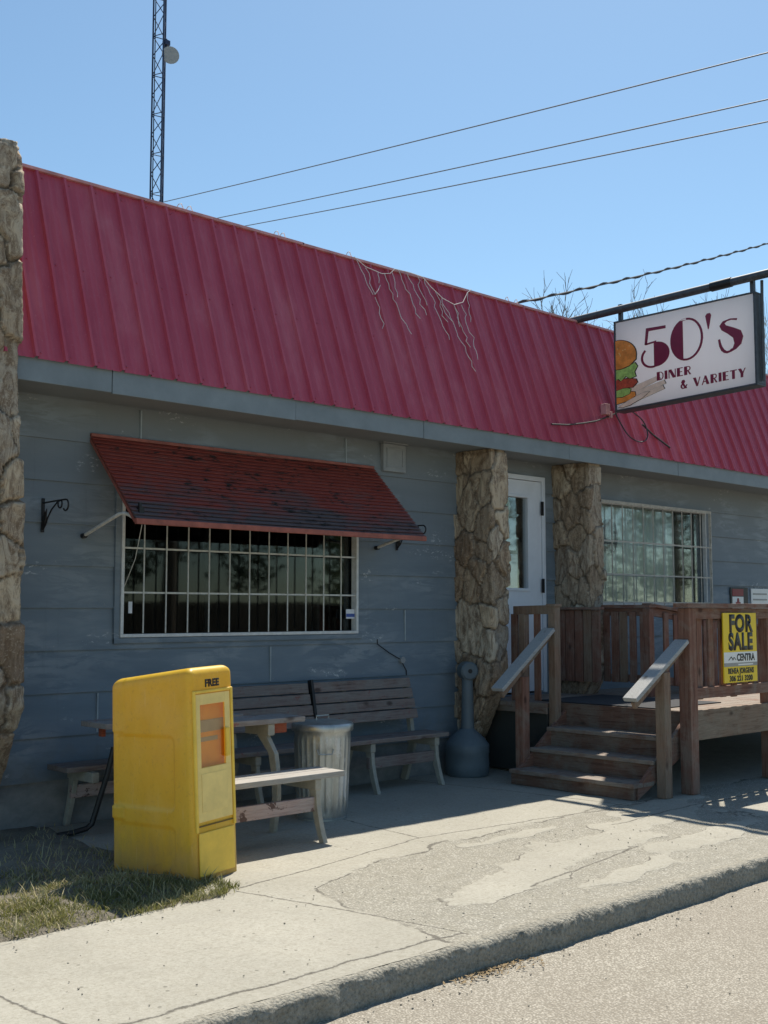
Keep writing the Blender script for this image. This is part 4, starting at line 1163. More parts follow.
# street-side stringer board with diagonal cut visible beside the pale post
# posts
def post(x, y, z0, z1, mat='deck_z', w=.10, cap=None):
    m_ = MB(); m_.box(x - w / 2, y - w / 2, z0, x + w / 2, y + w / 2, z1); p_ = m_.build('post', mat, dk, bevel=.006)
    if cap:
        c_ = MB(); c_.box(x - w / 2 - .012, y - w / 2 - .012, z1 + .0005, x + w / 2 + .012, y + w / 2 + .012, z1 + .028); c_.build('post_cap', cap, p_, bevel=.004)
    return p_
post(8.775, -2.36, 0, 1.585, 'deck_z', .115)
post(8.42, -2.335, 0, 1.045, 'post_pale', .095)
post(8.765, -.915, .44, 1.60, 'post_pale', .085, 'post_pale')
post(8.295, -.905, 0.0, .955, 'deck_z', .095)
post(8.79, -.52, DZ - .2, 1.53, 'post_pale', .075)
post(10.20, -2.315, 0, 1.54, 'deck_z', .095)
post(11.7, -2.315, 0, 1.54, 'deck_z', .095)
post(13.2, -2.315, 0, 1.54, 'deck_z', .095)
post(10.15, -1.045, DZ, 1.59, 'deck_z', .085)
# street-side railing
board('top_rail', 'deck_x', 8.655, -2.45, 1.588, 14.5, -2.30, 1.626)
board('upper_rail', 'deck_x', 8.836, -2.398, 1.49, 14.5, -2.362, 1.585)
board('lower_rail', 'deck_x', 8.836, -2.398, .80, 14.5, -2.362, .895)
x = 8.93; rp = random.Random(4)
while x < 14.4:
    w_ = rp.uniform(.082, .092)
    if not any(abs(x + w_ / 2 - px) < .1 for px in (10.2, 11.7, 13.2)):
        board('picket', 'deck_z' if rp.random() < .7 else 'post_pale', x, -2.358, .79 + rp.uniform(-.01, .01), x + w_, -2.334, 1.53 + rp.uniform(0, .02), bev=.003)
    x += .192
# far end railing between the pillar and the corner post (close boards near the pillar)
board('top_rail', 'deck_y', 10.09, -1.10, 1.594, 10.22, -.50, 1.624)
board('upper_rail', 'deck_y', 10.135, -1.0, 1.51, 10.165, -.50, 1.592)
board('lower_rail', 'deck_y', 10.135, -1.0, .83, 10.165, -.50, .90)
y = -.51; k = 0
while y > -1.0:
    w_ = .088 if k % 3 else .075
    board('picket', ('deck_z', 'deck_z', 'post_pale', 'deck_z')[k % 4], 10.108 - .004 * (k % 2), y - w_, .82, 10.132, y, 1.55, bev=.003)
    y -= .103 if k < 2 else .125; k += 1
# boards in front of the second pillar
y = -.07
for w_, mt in ((.10, 'deck_z'), (.11, 'deck_z'), (.10, 'deck_z'), (.10, 'post_pale'), (.10, 'deck_z')):
    board('picket', mt, 9.885, y - w_, .82, 9.905, y, 1.57, bev=.003); y -= w_ + .012
board('top_rail', 'deck_y', 9.84, -.66, 1.575, 9.93, -.03, 1.602)
# sloping rail of the ramp beyond
beam('ramp_rail', 'deck_x', (10.12, -1.045, 1.625), (13.6, -1.045, 1.26), .11, .032)
beam('ramp_rail', 'deck_x', (10.2, -1.045, 1.555), (13.6, -1.045, 1.19), .035, .085)
beam('ramp_rail', 'deck_x', (10.2, -1.045, .86), (13.6, -1.045, .50), .035, .085)
x = 10.38
while x < 13.4:
    zt = 1.56 - .105 * (x - 10.2); m_ = MB(); m_.box(x, -1.085, zt - .74, x + .085, -1.064, zt); m_.build('picket', 'deck_z', dk, bevel=.003); x += .19
# short railing between the first pillar and the stair post
beam('top_rail', 'post_pale', (8.735, -.95, 1.575), (8.79, -.40, 1.565), .035, .085)
board('picket', 'deck_z', 8.765, -.455, .68, 8.79, -.375, 1.53, bev=.003)
board('picket', 'deck_z', 8.745, -.75, .70, 8.77, -.68, 1.53, bev=.003)
# handrails
def handrail(p, q):
    h = beam('handrail', 'rail_grey', p, q, .135, .036)
    m_ = MB(); m_.beam(Vector(p) + Vector((.05, 0, -.05)), Vector(q) + Vector((0, 0, -.05)), .036, .06); m_.build('rail_support', 'post_pale', h, bevel=.003)
handrail((7.93, -.92, .850), (8.70, -.905, 1.385))
handrail((7.95, -2.33, .835), (8.715, -2.345, 1.300))

# ------------------------------------------------------------------ for sale sign
fs_ = thing('for_sale_sign', (9.51, -2.42, .92), 'yellow and white for sale sign fixed to the porch railing', 'sign')
FX0, FX1, FZ0, FZ1, FY = 9.265, 9.845, .918, 1.542, -2.415
b = MB(); b.box(FX0, FY - .006, FZ0, FX1, FY + .006, FZ1); fbk = b.build('board', 'yellow_sign', fs_, bevel=.0015)
fm = FX0 + (FX1 - FX0) / 2
b = MB(); b.box(FX0, FY - .0078, 1.095, FX1, FY - .0063, 1.19); b.build('white_band', 'white_sign', fs_)
b = MB(); b.box(FX0, FY - .0078, 1.062, FX1, FY - .0063, 1.0945); b.build('grey_band', 'grey_sign', fs_)
TF = lambda cx_, z: (lambda u, v_, d: (cx_ + u, FY - .0063 - d, z + v_))
text_mesh('FOR', .205, TF(fm + .01, 1.378), .002, 'lettering', 'sign_black', fs_, .0105, xscale=.98, space=1.10)
text_mesh('SALE', .205, TF(fm + .005, 1.215), .002, 'lettering', 'sign_black', fs_, .0105, xscale=.90, space=1.10)
text_mesh('CENTRA', .088, lambda u, v_, d: (fm + .085 + u, FY - .0079 - d, 1.112 + v_), .0015, 'lettering', 'sign_black', fs_, .003, xscale=.92)
text_mesh('BENEA JORGENS', .066, TF(fm, 1.000), .002, 'lettering', 'sign_black', fs_, .0025, xscale=.86, space=1.08)
text_mesh('306 221 3200', .066, TF(fm, .932), .002, 'lettering', 'sign_black', fs_, .0025, xscale=1.02, space=1.08)
b = MB()
for pts_ in ([(0, 0), (.05, .035), (.1, 0), (.09, 0), (.05, .024), (.01, 0)], [(.06, .0), (.1, .03), (.14, 0), (.13, 0), (.1, .02), (.07, 0)]):
    b.prism(pts_, lambda u, v_, d: (FX0 + .07 + u, d, 1.118 + v_), FY - .0096, FY - .0079)
b.build('emblem', 'sign_black', fs_)
b = MB(); b.box(FX0 + .24, FY - .0094, 1.071, FX0 + .50, FY - .0079, 1.083); b.build('fine_print', 'white_sign', fs_)

# ------------------------------------------------------------------ hanging sign
pole = thing('sign_pole', (10.4, 0, 4.86), 'dark steel pole reaching out over the sidewalk from the roof', 'sign pole')
b = MB(); b.tube([(10.4, 1.6, 4.84), (10.4, -1.9, 4.885), (10.4, -4.2, 4.915)], .042, 12); b.build('pipe', 'dark_grey', pole)
b = MB(); b.tube([(10.4, -1.72, 4.882), (10.4, -1.95, 4.887)], .05, 12); b.build('coupling', 'black_iron', pole)
b = MB(); b.beam((10.4, 1.6, 4.72), (10.4, 1.6, 4.86), .12, .12, up=(0, 1, 0)); b.build('roof_anchor', 'dark_grey', pole)

SX = 10.40; SW, SH = 1.70, .98; ST = .17
sg = thing('diner_sign', (SX, -.5, 3.75), 'white hanging sign with maroon lettering and a burger picture, hung from the pole', 'sign')
def S3(u, v_, d):               # u 0..1 across, v 0..1 down, d proud of the face toward -X
    s = u * SW
    zt = 4.744 - .004 * u; zb = 3.735 + .060 * u
    return (SX - d, -.505 - s, zt + (zb - zt) * v_)
def sq(mbx, u0, v0, u1, v1, d0, d1): mbx.prism([(u0, v0), (u1, v0), (u1, v1), (u0, v1)], S3, d0, d1)
b = MB(); sq(b, .012, .018, .988, .982, -ST + .004, -.004); b.build('sign_face', 'sign_face', sg)
b = MB(); sq(b, 0, 0, 1, .02, -ST, .004); sq(b, 0, .98, 1, 1, -ST, .004); sq(b, 0, .0205, .014, .9795, -ST, .004); sq(b, .986, .0205, 1, .9795, -ST, .004)
b.build('frame', 'dark_grey', sg, bevel=.003)
for u in (.03, .965):
    b = MB(); x_, y_, z_ = S3(u, 0, -ST / 2); b.box(SX - .012 + ST / 2 - .03, y_ - .02, z_ + .001, SX + ST / 2, y_ + .02, 4.94); b.build('hanger', 'dark_grey', sg)
b = MB(); x_, y_, z_ = S3(1.0, .5, -ST / 2); b.tube([(SX + ST / 2, y_ - .03, 4.86), (SX + ST / 2, y_ - .02, 4.3), (SX + ST / 2, y_ - .02, 3.84)], .016, 8); b.build('conduit', 'dark_grey', sg)
# lettering, broad art-deco
def arc(cx_, cy_, rx, ry, a0, a1, n=18): return [(cx_ + rx * math.cos(R(a0 + (a1 - a0) * i / n)), cy_ + ry * math.sin(R(a0 + (a1 - a0) * i / n))) for i in range(n + 1)]
def ring(cx_, cy_, rx, ry, tx, ty, a0=0, a1=360):
    o_ = arc(cx_, cy_, rx, ry, a0, a1, 30); i_ = arc(cx_, cy_, rx - tx, ry - ty, a1, a0, 30); return o_ + i_
dp0, dp1 = -.0035, .0015
five = MB()
five.prism([(.245, .15), (.388, .16), (.388, .192), (.264, .186), (.250, .33), (.232, .33)], S3, dp0, dp1)
five.prism(arc(.318, .455, .095, .135, -90, 90, 16), S3, dp0, dp1)                       # filled right half
five.prism([(.300, .322), (.318, .322), (.318, .590), (.300, .590)], S3, dp0 - .001, dp1 - .0003)
five.prism(ring(.290, .475, .087, .121, .016, .022, 78, 228), S3, dp0 - .001, dp1 - .0005)
five.prism([(.236, .318), (.318, .305), (.318, .323), (.240, .336)], S3, dp0, dp1)
five.build('numeral', 'maroon', sg)
zero = MB()
zero.prism(ring(.535, .360,   .115, .232, .015, .022, -90, 270), S3, dp0, dp1)
zero.prism([p for p in arc(.535, .360, .106, .215, 105, 255, 20)] + [(.507, .152), (.507, .568)][::-1] if False else [(.510, .150)] + arc(.535, .360, .106, .215, 258, 102, 20) + [(.510, .570)], S3, dp0 - .001, dp1 - .0004)
zero.build('numeral', 'maroon', sg)
ap = MB(); ap.prism([(.668, .155), (.680, .130), (.700, .130), (.708, .155), (.690, .30), (.684, .30)], S3, dp0, dp1); ap.build('apostrophe', 'maroon', sg)
es = MB()
sp_up = [(.882, .250), (.835, .232), (.775, .250), (.755, .300), (.775, .345), (.835, .400), (.868, .455), (.872, .52), (.845, .575), (.885, .53), (.900, .46), (.885, .40), (.845, .345), (.80, .310), (.790, .280), (.81, .258), (.845, .252), (.880, .268)]
es.prism([(.880, .248), (.835, .236), (.785, .250), (.762, .295), (.775, .345), (.815, .395), (.850, .450), (.858, .510), (.848, .555), (.828, .585), (.806, .596), (.835, .596), (.868, .575), (.902, .530), (.916, .455), (.902, .385), (.855, .340), (.805, .300), (.796, .275), (.812, .258), (.840, .252), (.876, .268)], S3, dp0, dp1)
es.prism([(.750, .440), (.764, .436), (.769, .480), (.777, .520), (.790, .555), (.806, .578), (.824, .578), (.838, .560), (.846, .575), (.828, .598), (.808, .604), (.787, .592), (.770, .565), (.757, .515)], S3, dp0 - .001, dp1 - .0004)
es.build('letter', 'maroon', sg)
# small words: thick left stems, thin strokes
GL = {'D': [[(0, 0), (.35, 0), (.35, 1), (0, 1)], [(.35, 0), (.6, .05), (.8, .3), (.8, .7), (.6, .95), (.35, 1), (.35, .92), (.55, .88), (.7, .66), (.7, .34), (.55, .12), (.35, .08)]],
      'I': [[(0, 0), (.32, 0), (.32, 1), (0, 1)]],
      'N': [[(0, 0), (.10, 0), (.10, 1), (0, 1)], [(.0, 0), (.34, 0), (.85, 1), (.5, 1)], [(.76, 0), (.85, 0), (.85, 1), (.76, 1)]],
      'E': [[(0, 0), (.35, 0), (.35, 1), (0, 1)], [(.35, 0), (.68, 0), (.68, .09), (.35, .09)], [(.35, .45), (.6, .45), (.6, .54), (.35, .54)], [(.35, .91), (.7, .91), (.7, 1), (.35, 1)]],
      'R': [[(0, 0), (.35, 0), (.35, 1), (0, 1)], [(.35, 0), (.6, .02), (.74, .16), (.74, .38), (.6, .52), (.35, .55), (.35, .46), (.55, .43), (.64, .33), (.64, .2), (.55, .1), (.35, .08)], [(.35, .5), (.5, .5), (.82, 1), (.62, 1)]],
      'V': [[(0, 0), (.34, 0), (.62, .86), (.52, 1), (.40, 1)], [(.50, 1), (.80, 0), (.9, 0), (.58, 1)]],
      'A': [[(0, 1), (.40, 0), (.5, 0), (.12, 1)], [(.34, 0), (.56, 0), (.92, 1), (.58, 1)], [(.2, .62), (.55, .62), (.55, .71), (.2, .71)]],
      'T': [[(0, 0), (.8, 0), (.8, .1), (0, .1)], [(.24, .1), (.56, .1), (.56, 1), (.24, 1)]],
      'Y': [[(0, 0), (.34, 0), (.6, .5), (.56, 1), (.28, 1), (.28, .55)], [(.55, .42), (.76, 0), (.86, 0), (.6, .52)]],
      '&': [[(.1, .25), (.25, .0), (.5, .0), (.62, .22), (.45, .42), (.85, 1), (.55, 1)], [(.2, .42), (.38, .45), (.2, .65), (.25, .86), (.5, .9), (.8, .55), (.88, .6), (.6, 1), (.2, 1), (.02, .8), (.04, .58)]]}
def word(txt, u0, u1, v0, v1, adv, slope=0.0, name='lettering'):
    m_ = MB(); x_ = 0; items = []
    for ch in txt:
        if ch == ' ': x_ += .55; continue
        w_ = max(p[0] for pl in GL[ch] for p in pl); items.append((ch, x_)); x_ += w_ + adv
    tot = x_ - adv; k = (u1 - u0) / tot
    for n_c, (ch, xo) in enumerate(items):
        for n_p, pl in enumerate(GL[ch]):
            m_.prism([(u0 + (xo + p[0]) * k, v0 + (v1 - v0) * p[1]) for p in pl], S3, dp0 - .0004 * n_p, dp1 - .0003 * n_p)
    m_.build(name, 'maroon', sg)
word('DINER', .318, .562, .655, .748, .16)
word('& VARIETY', .485, .925, .795, .890, .16)
# burger and fries picture, flat on the face
def art(name, mat, pl, lv): 
    m_ = MB(); m_.prism(pl, S3, -.0038, .0004 + .0005 * lv); return m_.build(name, mat, sg)
def grow(pl, k):
    cx_ = sum(p[0] for p in pl) / len(pl); cy_ = sum(p[1] for p in pl) / len(pl)
    out = []
    for (u, v_) in pl:
        du, dv_ = u - cx_, (v_ - cy_) * SH / SW; l_ = math.hypot(du, dv_) or 1
        out.append((max(.0145, u + du / l_ * k), v_ + dv_ / l_ * k * SW / SH))
    return out
lv = 0
def piece(name, mat, pl, outline=.005):
    global lv
    art('outline', 'sign_black', grow(pl, outline), lv); lv += 1
    art(name, mat, pl, lv); lv += 1
for k, (a, c2) in enumerate((((.10, .80), (.33, .715)), ((.10, .86), (.37, .775)), ((.08, .91), (.36, .83)))):
    dx, dy = c2[0] - a[0], c2[1] - a[1]
    piece('fries', 'fries', [(a[0], a[1] - .028), (c2[0], c2[1] - .022), (c2[0] + .012, c2[1] + .02), (a[0] + .01, a[1] + .045)], .004)
piece('bun', 'bun', [(.0145, .80), (.10, .80), (.155, .82), (.16, .86), (.12, .90), (.0145, .92)])
piece('tomato', 'lettuce', [(.0145, .77), (.08, .755), (.125, .78), (.115, .83), (.06, .85), (.0145, .845)])
piece('patty', 'patty', [(.0145, .655), (.10, .66), (.165, .68), (.175, .72), (.14, .765), (.07, .755), (.0145, .77)])
piece('lettuce', 'lettuce', [(.0145, .53), (.08, .545), (.16, .50), (.178, .545), (.155, .60), (.165, .65), (.12, .665), (.09, .63), (.05, .675), (.03, .64), (.0145, .66)])
piece('bun', 'bun', [(.0145, .225)] + [(.015 + .155 * math.sin(t_), .405 - .185 * math.cos(t_)) for t_ in [i * .16 for i in range(1, 11)]] + [(.168, .46), (.12, .52), (.06, .54), (.0145, .54)])
hl = MB(); rs2 = random.Random(8)
for k in range(9):
    u = rs2.uniform(.03, .12); v_ = rs2.uniform(.28, .40)
    hl.prism([(u + .005 * math.cos(a), v_ + .006 * math.sin(a)) for a in [i * 1.05 for i in range(6)]], S3, 0, .0008 + .0005 * lv)
hl.build('sesame_seed', 'bun_light', sg)
piece('fries', 'fries', [(.03, .955), (.10, .905), (.22, .845), (.265, .85), (.21, .905), (.12, .955), (.06, .968)], .004)

# loose sign cables on the roof
PM = lambda f, x_, o=.03: tuple(Vector((x_, P0.lerp(P1, f).y, P0.lerp(P1, f).z)) + nrm * o)
jbx = thing('junction_box', PM(.30, 10.33), 'small pinkish metal junction box on the red roof below the hanging sign', 'junction box')
c0 = Vector(PM(.30, 10.33, .045)); b = MB(); b.box(c0.x - .04, c0.y - .04, c0.z - .06, c0.x + .04, c0.y + .035, c0.z + .06); b.build('box', 'ridge_cap', jbx, bevel=.006)
b = MB(); b.box(c0.x + .045, c0.y - .045, c0.z - .09, c0.x + .075, c0.y + .04, c0.z - .02); b.build('fitting', 'ridge_cap', jbx, bevel=.004)
lc = thing('sign_cable', PM(.2, 10.4), 'loose black cable looping over the red roof under the hanging sign', 'cable')
b = MB(); b.tube([PM(.115, 9.28), PM(.13, 9.55), PM(.165, 9.85), PM(.20, 10.10), PM(.26, 10.40), PM(.30, 10.58, .1), (10.46, -.62, 3.80)], .009, 6); b.build('cable_run', 'wire', lc)
lp = [(10.46, -.60, 3.78), PM(.27, 10.40, .12), PM(.18, 10.46, .1), PM(.11, 10.62, .06), PM(.09, 10.82, .05), PM(.13, 10.98, .05), PM(.20, 11.02, .06), PM(.26, 10.93, .09), PM(.30, 10.72, .12), (10.47, -.66, 3.77)]
sm_ = []
for i in range(len(lp) - 1):
    p_ = [Vector(lp[max(0, min(len(lp) - 1, i + k))]) for k in (-1, 0, 1, 2)]
    for q in range(5):
        t_ = q / 5; sm_.append(.5 * ((2 * p_[1]) + (p_[2] - p_[0]) * t_ + (2 * p_[0] - 5 * p_[1] + 4 * p_[2] - p_[3]) * t_ ** 2 + (-p_[0] + 3 * p_[1] - 3 * p_[2] + p_[3]) * t_ ** 3))
b = MB(); b.tube(sm_, .007, 6); b.build('cable_loop', 'wire', lc)
b = MB(); b.tube([PM(.235, 10.98, .05), PM(.17, 11.15, .04), PM(.09, 11.42, .04)], .011, 6); b.build('cable_tail', 'wire', lc)

# ------------------------------------------------------------------ icicle lights hanging off the roof edge
il = thing('icicle_lights', (7.8, -.03, 4.82), 'tangled white icicle light strands hanging off the red roof edge', 'string lights')
rl_ = random.Random(21)
def on_roof(x_, drop, o=.035):        # drop metres down the slope from the ridge
    q = P1 - dirv * drop; return Vector((x_, q.y, q.z)) + nrm * o
def run(pts, r=.0032, name='strand'):
    m_ = MB(); m_.tube(pts, r, 5); return m_.build(name, 'string_white', il)
run([on_roof(6.98, -.01), on_roof(7.1, .07), on_roof(7.3, .10), on_roof(7.42, .07), on_roof(7.5, .0), on_roof(7.7, -.01), on_roof(7.88, .0), on_roof(7.97, .10), on_roof(8.1, .20), on_roof(8.25, .24), on_roof(8.4, .18), on_roof(8.52, .04), on_roof(8.6, -.02)], .0036, 'lead_wire')
def dangle(x_, d0, ln, wig=.03, x1=None):
    ln *= .84; n = max(4, int(ln / .05)); pts = []
    for i in range(n + 1):
        f = i / n
        pts.append(on_roof(x_ + ((x1 - x_) * f if x1 else 0) + wig * rl_.uniform(-.8, .8) * (1 if i else 0), d0 + ln * f, .03 + .012 * rl_.random()))
    run(pts)
for a in ((7.0, .02, .42, .015, 7.10), (7.10, .08, .34, .02, 7.12), (7.25, .10, .14, .02, 7.24), (7.24, .24, .16, .01, 7.12), (7.12, .40, .40, .025, 7.13), (7.33, .10, .75, .035, 7.46), (7.44, .05, .34, .02), (7.55, .0, .62, .02, 7.66), (7.66, .02, .52, .035, 7.78), (7.80, .0, .40, .04, 7.83),
          (7.90, .03, .78, .03, 8.02), (8.02, .14, .40, .045, 8.04), (8.08, .2, .95, .03, 8.28), (8.24, .25, .30, .03), (8.24, .28, .52, .05, 8.30), (8.36, .22, .75, .045, 8.40), (8.52, .05, .42, .02, 8.44), (8.05, .28, .22, .04, 8.13)):
    dangle(*a)
# little snags along the ridge
sn = MB()
for x_ in (5.05, 5.14, 6.05, 6.12, 6.9, 9.15, 9.3): 
    sn.tube([(x_, 0, 4.845), (x_ + .02, -.005, 4.885), (x_ + .05, 0, 4.90), (x_ + .07, .005, 4.87), (x_ + .09, 0, 4.845)], .004, 5)
sn.build('clip_wire', 'string_white', il)

# ------------------------------------------------------------------ overhead lines
def sag_line(a, b_, s, r, n=26, name='power_line', mat='power_wire', twist=0):
    a = Vector(a); b_ = Vector(b_); pts = []
    for i in range(n + 1):
        f = i / n; p = a.lerp(b_, f); p.z -= s * 4 * f * (1 - f)
        pts.append(p)
    m_ = MB(); m_.tube(pts, r, 6)
    if twist:
        pt2 = [p + Vector((math.cos(i * .9), 0, math.sin(i * .9))) * r * 1.7 for i, p in enumerate([a.lerp(b_, k / 120) - Vector((0, 0, s * 4 * k / 120 * (1 - k / 120))) for k in range(121)])]
        m_.tube(pt2, r * .8, 5)
    return m_.build(name, mat, None, loc=tuple(a))
SVC = (20.2, 1.75, 8.66)
def ext(a, b_, ka, kb):
    a = Vector(a); b_ = Vector(b_); d = b_ - a; return a - d * ka, b_ + d * kb
for (a, b_, lab) in (((23.85, 29.81, 17.61), (21.65, 3.45, 13.28), 'highest of the three thin overhead lines crossing the sky'),
                     ((25.18, 28.65, 16.91), (22.61, 3.99, 12.75), 'middle one of the three thin overhead lines crossing the sky'),
                     ((25.96, 27.95, 16.6), (22.64, 4.02, 12.27), 'lowest of the three thin overhead lines crossing the sky')):
    p, q = ext(a, b_, .15, .5); tag(sag_line(p, q, .12, .016), lab, 'power line', 'thin overhead lines behind the roof')
tag(sag_line((9.383, .06, 4.87), SVC, .05, .0105, 60, 'service_cable', 'wire', 1), 'twisted black service cable from the roof edge to the right, above the sign', 'cable')

# ------------------------------------------------------------------ lattice tower
TX, TY = 12.33, 12.0
tw = thing('lattice_tower', (TX, TY, -.2), 'slender dark blue steel lattice mast standing behind the building', 'tower')
legs_ = [Vector((TX + .155 * math.cos(R(a)), TY + .155 * math.sin(R(a)), 0)) for a in (20, 140, 260)]
m_ = MB()
ZT_ = 19.0
for p in legs_: m_.tube([p + Vector((0, 0, -.2)), p + Vector((0, 0, ZT_))], .019, 6)
m_.build('mast_leg', 'tower', tw)
m_ = MB(); z = 0; k = 0
while z < ZT_ - .5:
    for i in range(3):
        a, c2 = legs_[i], legs_[(i + 1) % 3]
        if k % 2: a, c2 = c2, a
        m_.tube([a + Vector((0, 0, z)), c2 + Vector((0, 0, z + .42))], .0095, 5)
        if k % 2 == 0: m_.tube([a + Vector((0, 0, z)), c2 + Vector((0, 0, z))], .0095, 5)
    z += .42; k += 1
m_.build('bracing', 'tower', tw)
m_ = MB(); m_.tube([legs_[1] + Vector((.03, -.03, 0)), legs_[1] + Vector((.03, -.03, ZT_ - 2))], .012, 5); m_.build('feed_cable', 'wire', tw)
ds_ = thing('antenna_dish', (TX + .25, TY - .22, 13.0), 'small grey antenna dish mounted on the lattice mast', 'antenna')
dd = Vector((-.35, -.8, -.1)).normalized(); c0 = Vector((TX + .12, TY - .19, 13.0))
m_ = MB(); m_.tube([c0 - dd * .10, c0 - dd * .06, c0 - dd * .02, c0 + dd * .03], [.04, .12, .165, .18], 20); m_.build('reflector', 'dish', ds_)
m_ = MB(); m_.tube([c0 - dd * .08, (TX + .07, TY - .10, 13.05)], .018, 6); m_.tube([(TX + .06, TY - .12, 12.9), (TX + .06, TY - .12, 13.36)], .024, 6); m_.box(TX + .0, TY - .18, 13.22, TX + .12, TY - .07, 13.32); m_.build('mount', 'tower', ds_)

# ------------------------------------------------------------------ bare trees beyond
def bare_tree(x_, y_, H, seed, label, bark, spread=.5, depth=7, buds=False):
    rt_ = random.Random(seed); root = thing('bare_tree', (x_, y_, -.2), label, 'tree', 'leafless trees behind the building')
    tr_m = MB(); cr = MB()
    def grow_(p, d, ln, r, lev):
        n = 4; pts = [p]; rs = [r]
        for i in range(n):
            d = (d + Vector((rt_.uniform(-.16, .16), rt_.uniform(-.16, .16), rt_.uniform(-.04, .12)))).normalized()
            p = p + d * ln / n; pts.append(p); rs.append(r * (1 - .42 * (i + 1) / n))
        (tr_m if lev < 2 else cr).tube(pts, rs, 7 if lev < 2 else (4 if lev < 4 else 3), cap=False)
        if lev >= depth: return
        for k in range(3 if lev < 4 else 3):
            i = rt_.choice((2, 3, 4)); ax = Vector((rt_.uniform(-1, 1), rt_.uniform(-1, 1), rt_.uniform(-.3, .6)))
            nd = (d * .75 + ax.normalized() * spread).normalized()
            grow_(pts[i], nd, ln * rt_.uniform(.60, .82), max(.0065, rs[i] * .62), lev + 1)
    grow_(Vector((x_, y_, -.2)), Vector((0, 0, 1)), H * .33, H * .017, 0)
    zm = max(p.z for p in cr.v) + .2; k_ = (H + .2) / zm; b0 = Vector((x_, y_, -.2))
    for mm in (tr_m, cr): mm.v = [b0 + (p - b0) * k_ for p in mm.v]
    tr_m.build('trunk', bark, root, fixn=False); cr.build('crown', bark, root, fixn=False)
bare_tree(25.3, 11.3, 10.7, 4, 'leafless tree showing twigs just above the roof left of the sign pole', 'bark')
bare_tree(28.6, 11.8, 11.1, 9, 'leafless tree showing twigs above the sign, right of the other', 'bark')
bare_tree(27.9, 6.5, 9.9, 15, 'pale leafless tree at the right edge beyond the hanging sign', 'bark_pale', depth=7)

# ------------------------------------------------------------------ dry litter in the gutter
lm = MB(); rq = random.Random(31)
for k in range(260):
    x_ = rq.gauss(4.22, .15); y_ = -4.105 - abs(rq.gauss(0, .05)); z_ = -.128 + rq.random() * .006
    a = rq.uniform(0, 6.28); w_ = rq.uniform(.002, .006); l_ = rq.uniform(.005, .020)
    u = Vector((math.cos(a), math.sin(a), rq.uniform(-.4, .4))) * l_; v_ = Vector((-math.sin(a), math.cos(a), rq.uniform(-.4, .4))) * w_
    c_ = Vector((x_, y_, z_)); lm.add([c_ - u, c_ + v_, c_ + u, c_ - v_], [(0, 1, 2, 3)])
tag(lm.build('leaf_litter', 'dry_leaf', fixn=False), 'small drift of dry brown leaf litter in the gutter', 'litter', kind='stuff')
pb = MB()
for k in range(420):
    x_ = rq.uniform(2.2, 8.5); y_ = rq.choice((rq.uniform(-3.9, -2.6), rq.uniform(-6.5, -4.2), rq.uniform(-4.3, -4.12)))
    z_ = (.004 if y_ > -4 else -.132); s = rq.uniform(.0015, .004)
    pb.obox([Vector((x_, y_, z_)) + Vector((a * s * rq.uniform(.6, 1.2), b_ * s * rq.uniform(.6, 1.2), (c_ + .6) * s * rq.uniform(.5, .9))) for a, b_, c_ in ((-1, -1, -1), (1, -1, -1), (1, 1, -1), (-1, 1, -1), (-1, -1, 1), (1, -1, 1), (1, 1, 1), (-1, 1, 1))])
tag(pb.build('loose_grit', 'grit'), 'scattered small stones on the sidewalk and road', 'grit', kind='stuff')

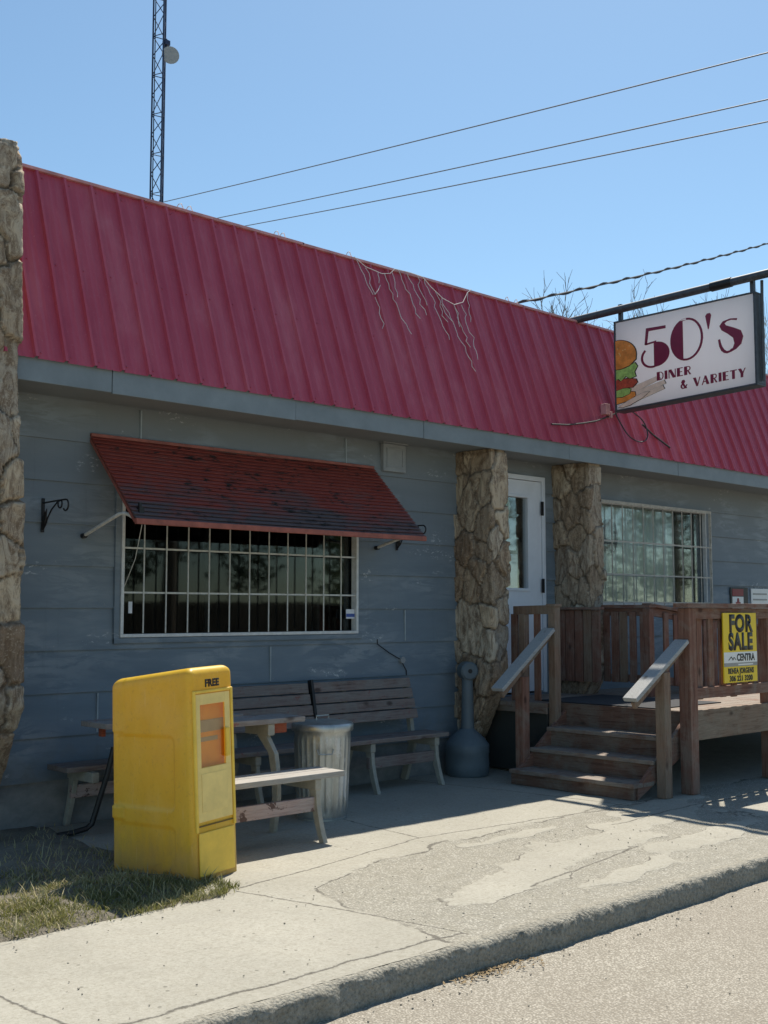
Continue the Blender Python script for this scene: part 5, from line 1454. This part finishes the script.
# ------------------------------------------------------------------ across the street (seen mirrored in the window glass)
def leafy_tree(x_, y_, H, seed, label, mat):
    rt_ = random.Random(seed); root = thing('street_tree', (x_, y_, -.2), label, 'tree', 'trees across the street')
    m_ = MB(); m_.tube([(x_, y_, -.2), (x_ + .1, y_, H * .3), (x_ - .05, y_ + .1, H * .6), (x_, y_, H * .85)], [H * .03, H * .022, H * .014, .02], 7)
    for k in range(9):
        a = rt_.uniform(0, 6.28); z = H * rt_.uniform(.25, .7); l_ = H * .22
        m_.tube([(x_, y_, z), (x_ + math.cos(a) * l_ * .6, y_ + math.sin(a) * l_ * .6, z + l_ * .5), (x_ + math.cos(a) * l_, y_ + math.sin(a) * l_, z + l_ * .9)], [.06, .04, .015], 5)
    m_.build('trunk', 'bark', root, fixn=False)
    c_ = MB(); cl = [(Vector((rt_.gauss(0, .17) * H, rt_.gauss(0, .17) * H, H * rt_.uniform(.25, .98))), H * rt_.uniform(.06, .15)) for _ in range(26)]
    for k in range(3600):
        p, r = rt_.choice(cl); d = Vector((rt_.gauss(0, 1), rt_.gauss(0, 1), rt_.gauss(0, 1))).normalized() * r * rt_.uniform(.4, 1)
        q = p + d + Vector((x_, y_, 0)); u = Vector((rt_.uniform(-1, 1), rt_.uniform(-1, 1), rt_.uniform(-1, 1))).normalized(); v_ = u.orthogonal().normalized(); s_ = rt_.uniform(.06, .16)
        c_.add([q - u * s_, q + v_ * s_ * .5, q + u * s_, q - v_ * s_ * .5], [(0, 1, 2, 3)])
    c_.build('crown', mat, root, fixn=False)
M['leaf_dark'] = plain('dark_foliage', (.045, .07, .03), .7, 0, .4, 2, 0)
M['leaf_mid'] = plain('spring_foliage', (.10, .13, .05), .7, 0, .4, 2, 0)
for (x_, y_, H, sd_, lab, mt) in ((14, -21, 9.5, 1, 'dark bushy tree across the street, nearest the camera', 'leaf_dark'), (19.5, -22.5, 10.5, 2, 'tall dark bushy tree across the street, second along', 'leaf_dark'),
        (26, -20.5, 9, 3, 'lighter green tree across the street between dark ones', 'leaf_mid'), (32, -23, 11, 4, 'tallest dark bushy tree across the street', 'leaf_dark'), (39, -21, 9.5, 5, 'light green tree across the street near the far end', 'leaf_mid'), (47, -22, 10, 6, 'dark bushy tree at the far end across the street', 'leaf_dark')):
    leafy_tree(x_, y_, H, sd_, lab, mt)
M['dark_fence'] = plain('dark_fence_board', (.06, .058, .05), .9)
hd_ = thing('wooden_fence', (30, -25.5, -.2), 'plain dark board fence behind the trees across the street', 'fence')
m_ = MB(); x_ = 5.0; rf_ = random.Random(3)
while x_ < 62: m_.box(x_, -25.55 + rf_.uniform(-.01, .01), -.2, x_ + .19, -25.52, 1.9 + rf_.uniform(-.03, .03)); x_ += .2
m_.build('board_panel', 'dark_fence', hd_)

up_ = thing('utility_pole', (20.45, 1.78, -.2), 'weathered wooden utility pole beyond the right end of the building', 'utility pole')
m_ = MB(); m_.tube([(20.45, 1.78, -.2), (20.45, 1.78, 5), (20.45, 1.78, 9.4)], [.15, .13, .11], 14); m_.build('shaft', 'post_pale', up_)
m_ = MB(); m_.box(20.28, 1.70, 8.60, 20.35, 1.80, 8.72); m_.build('cable_clamp', 'dark_grey', up_)
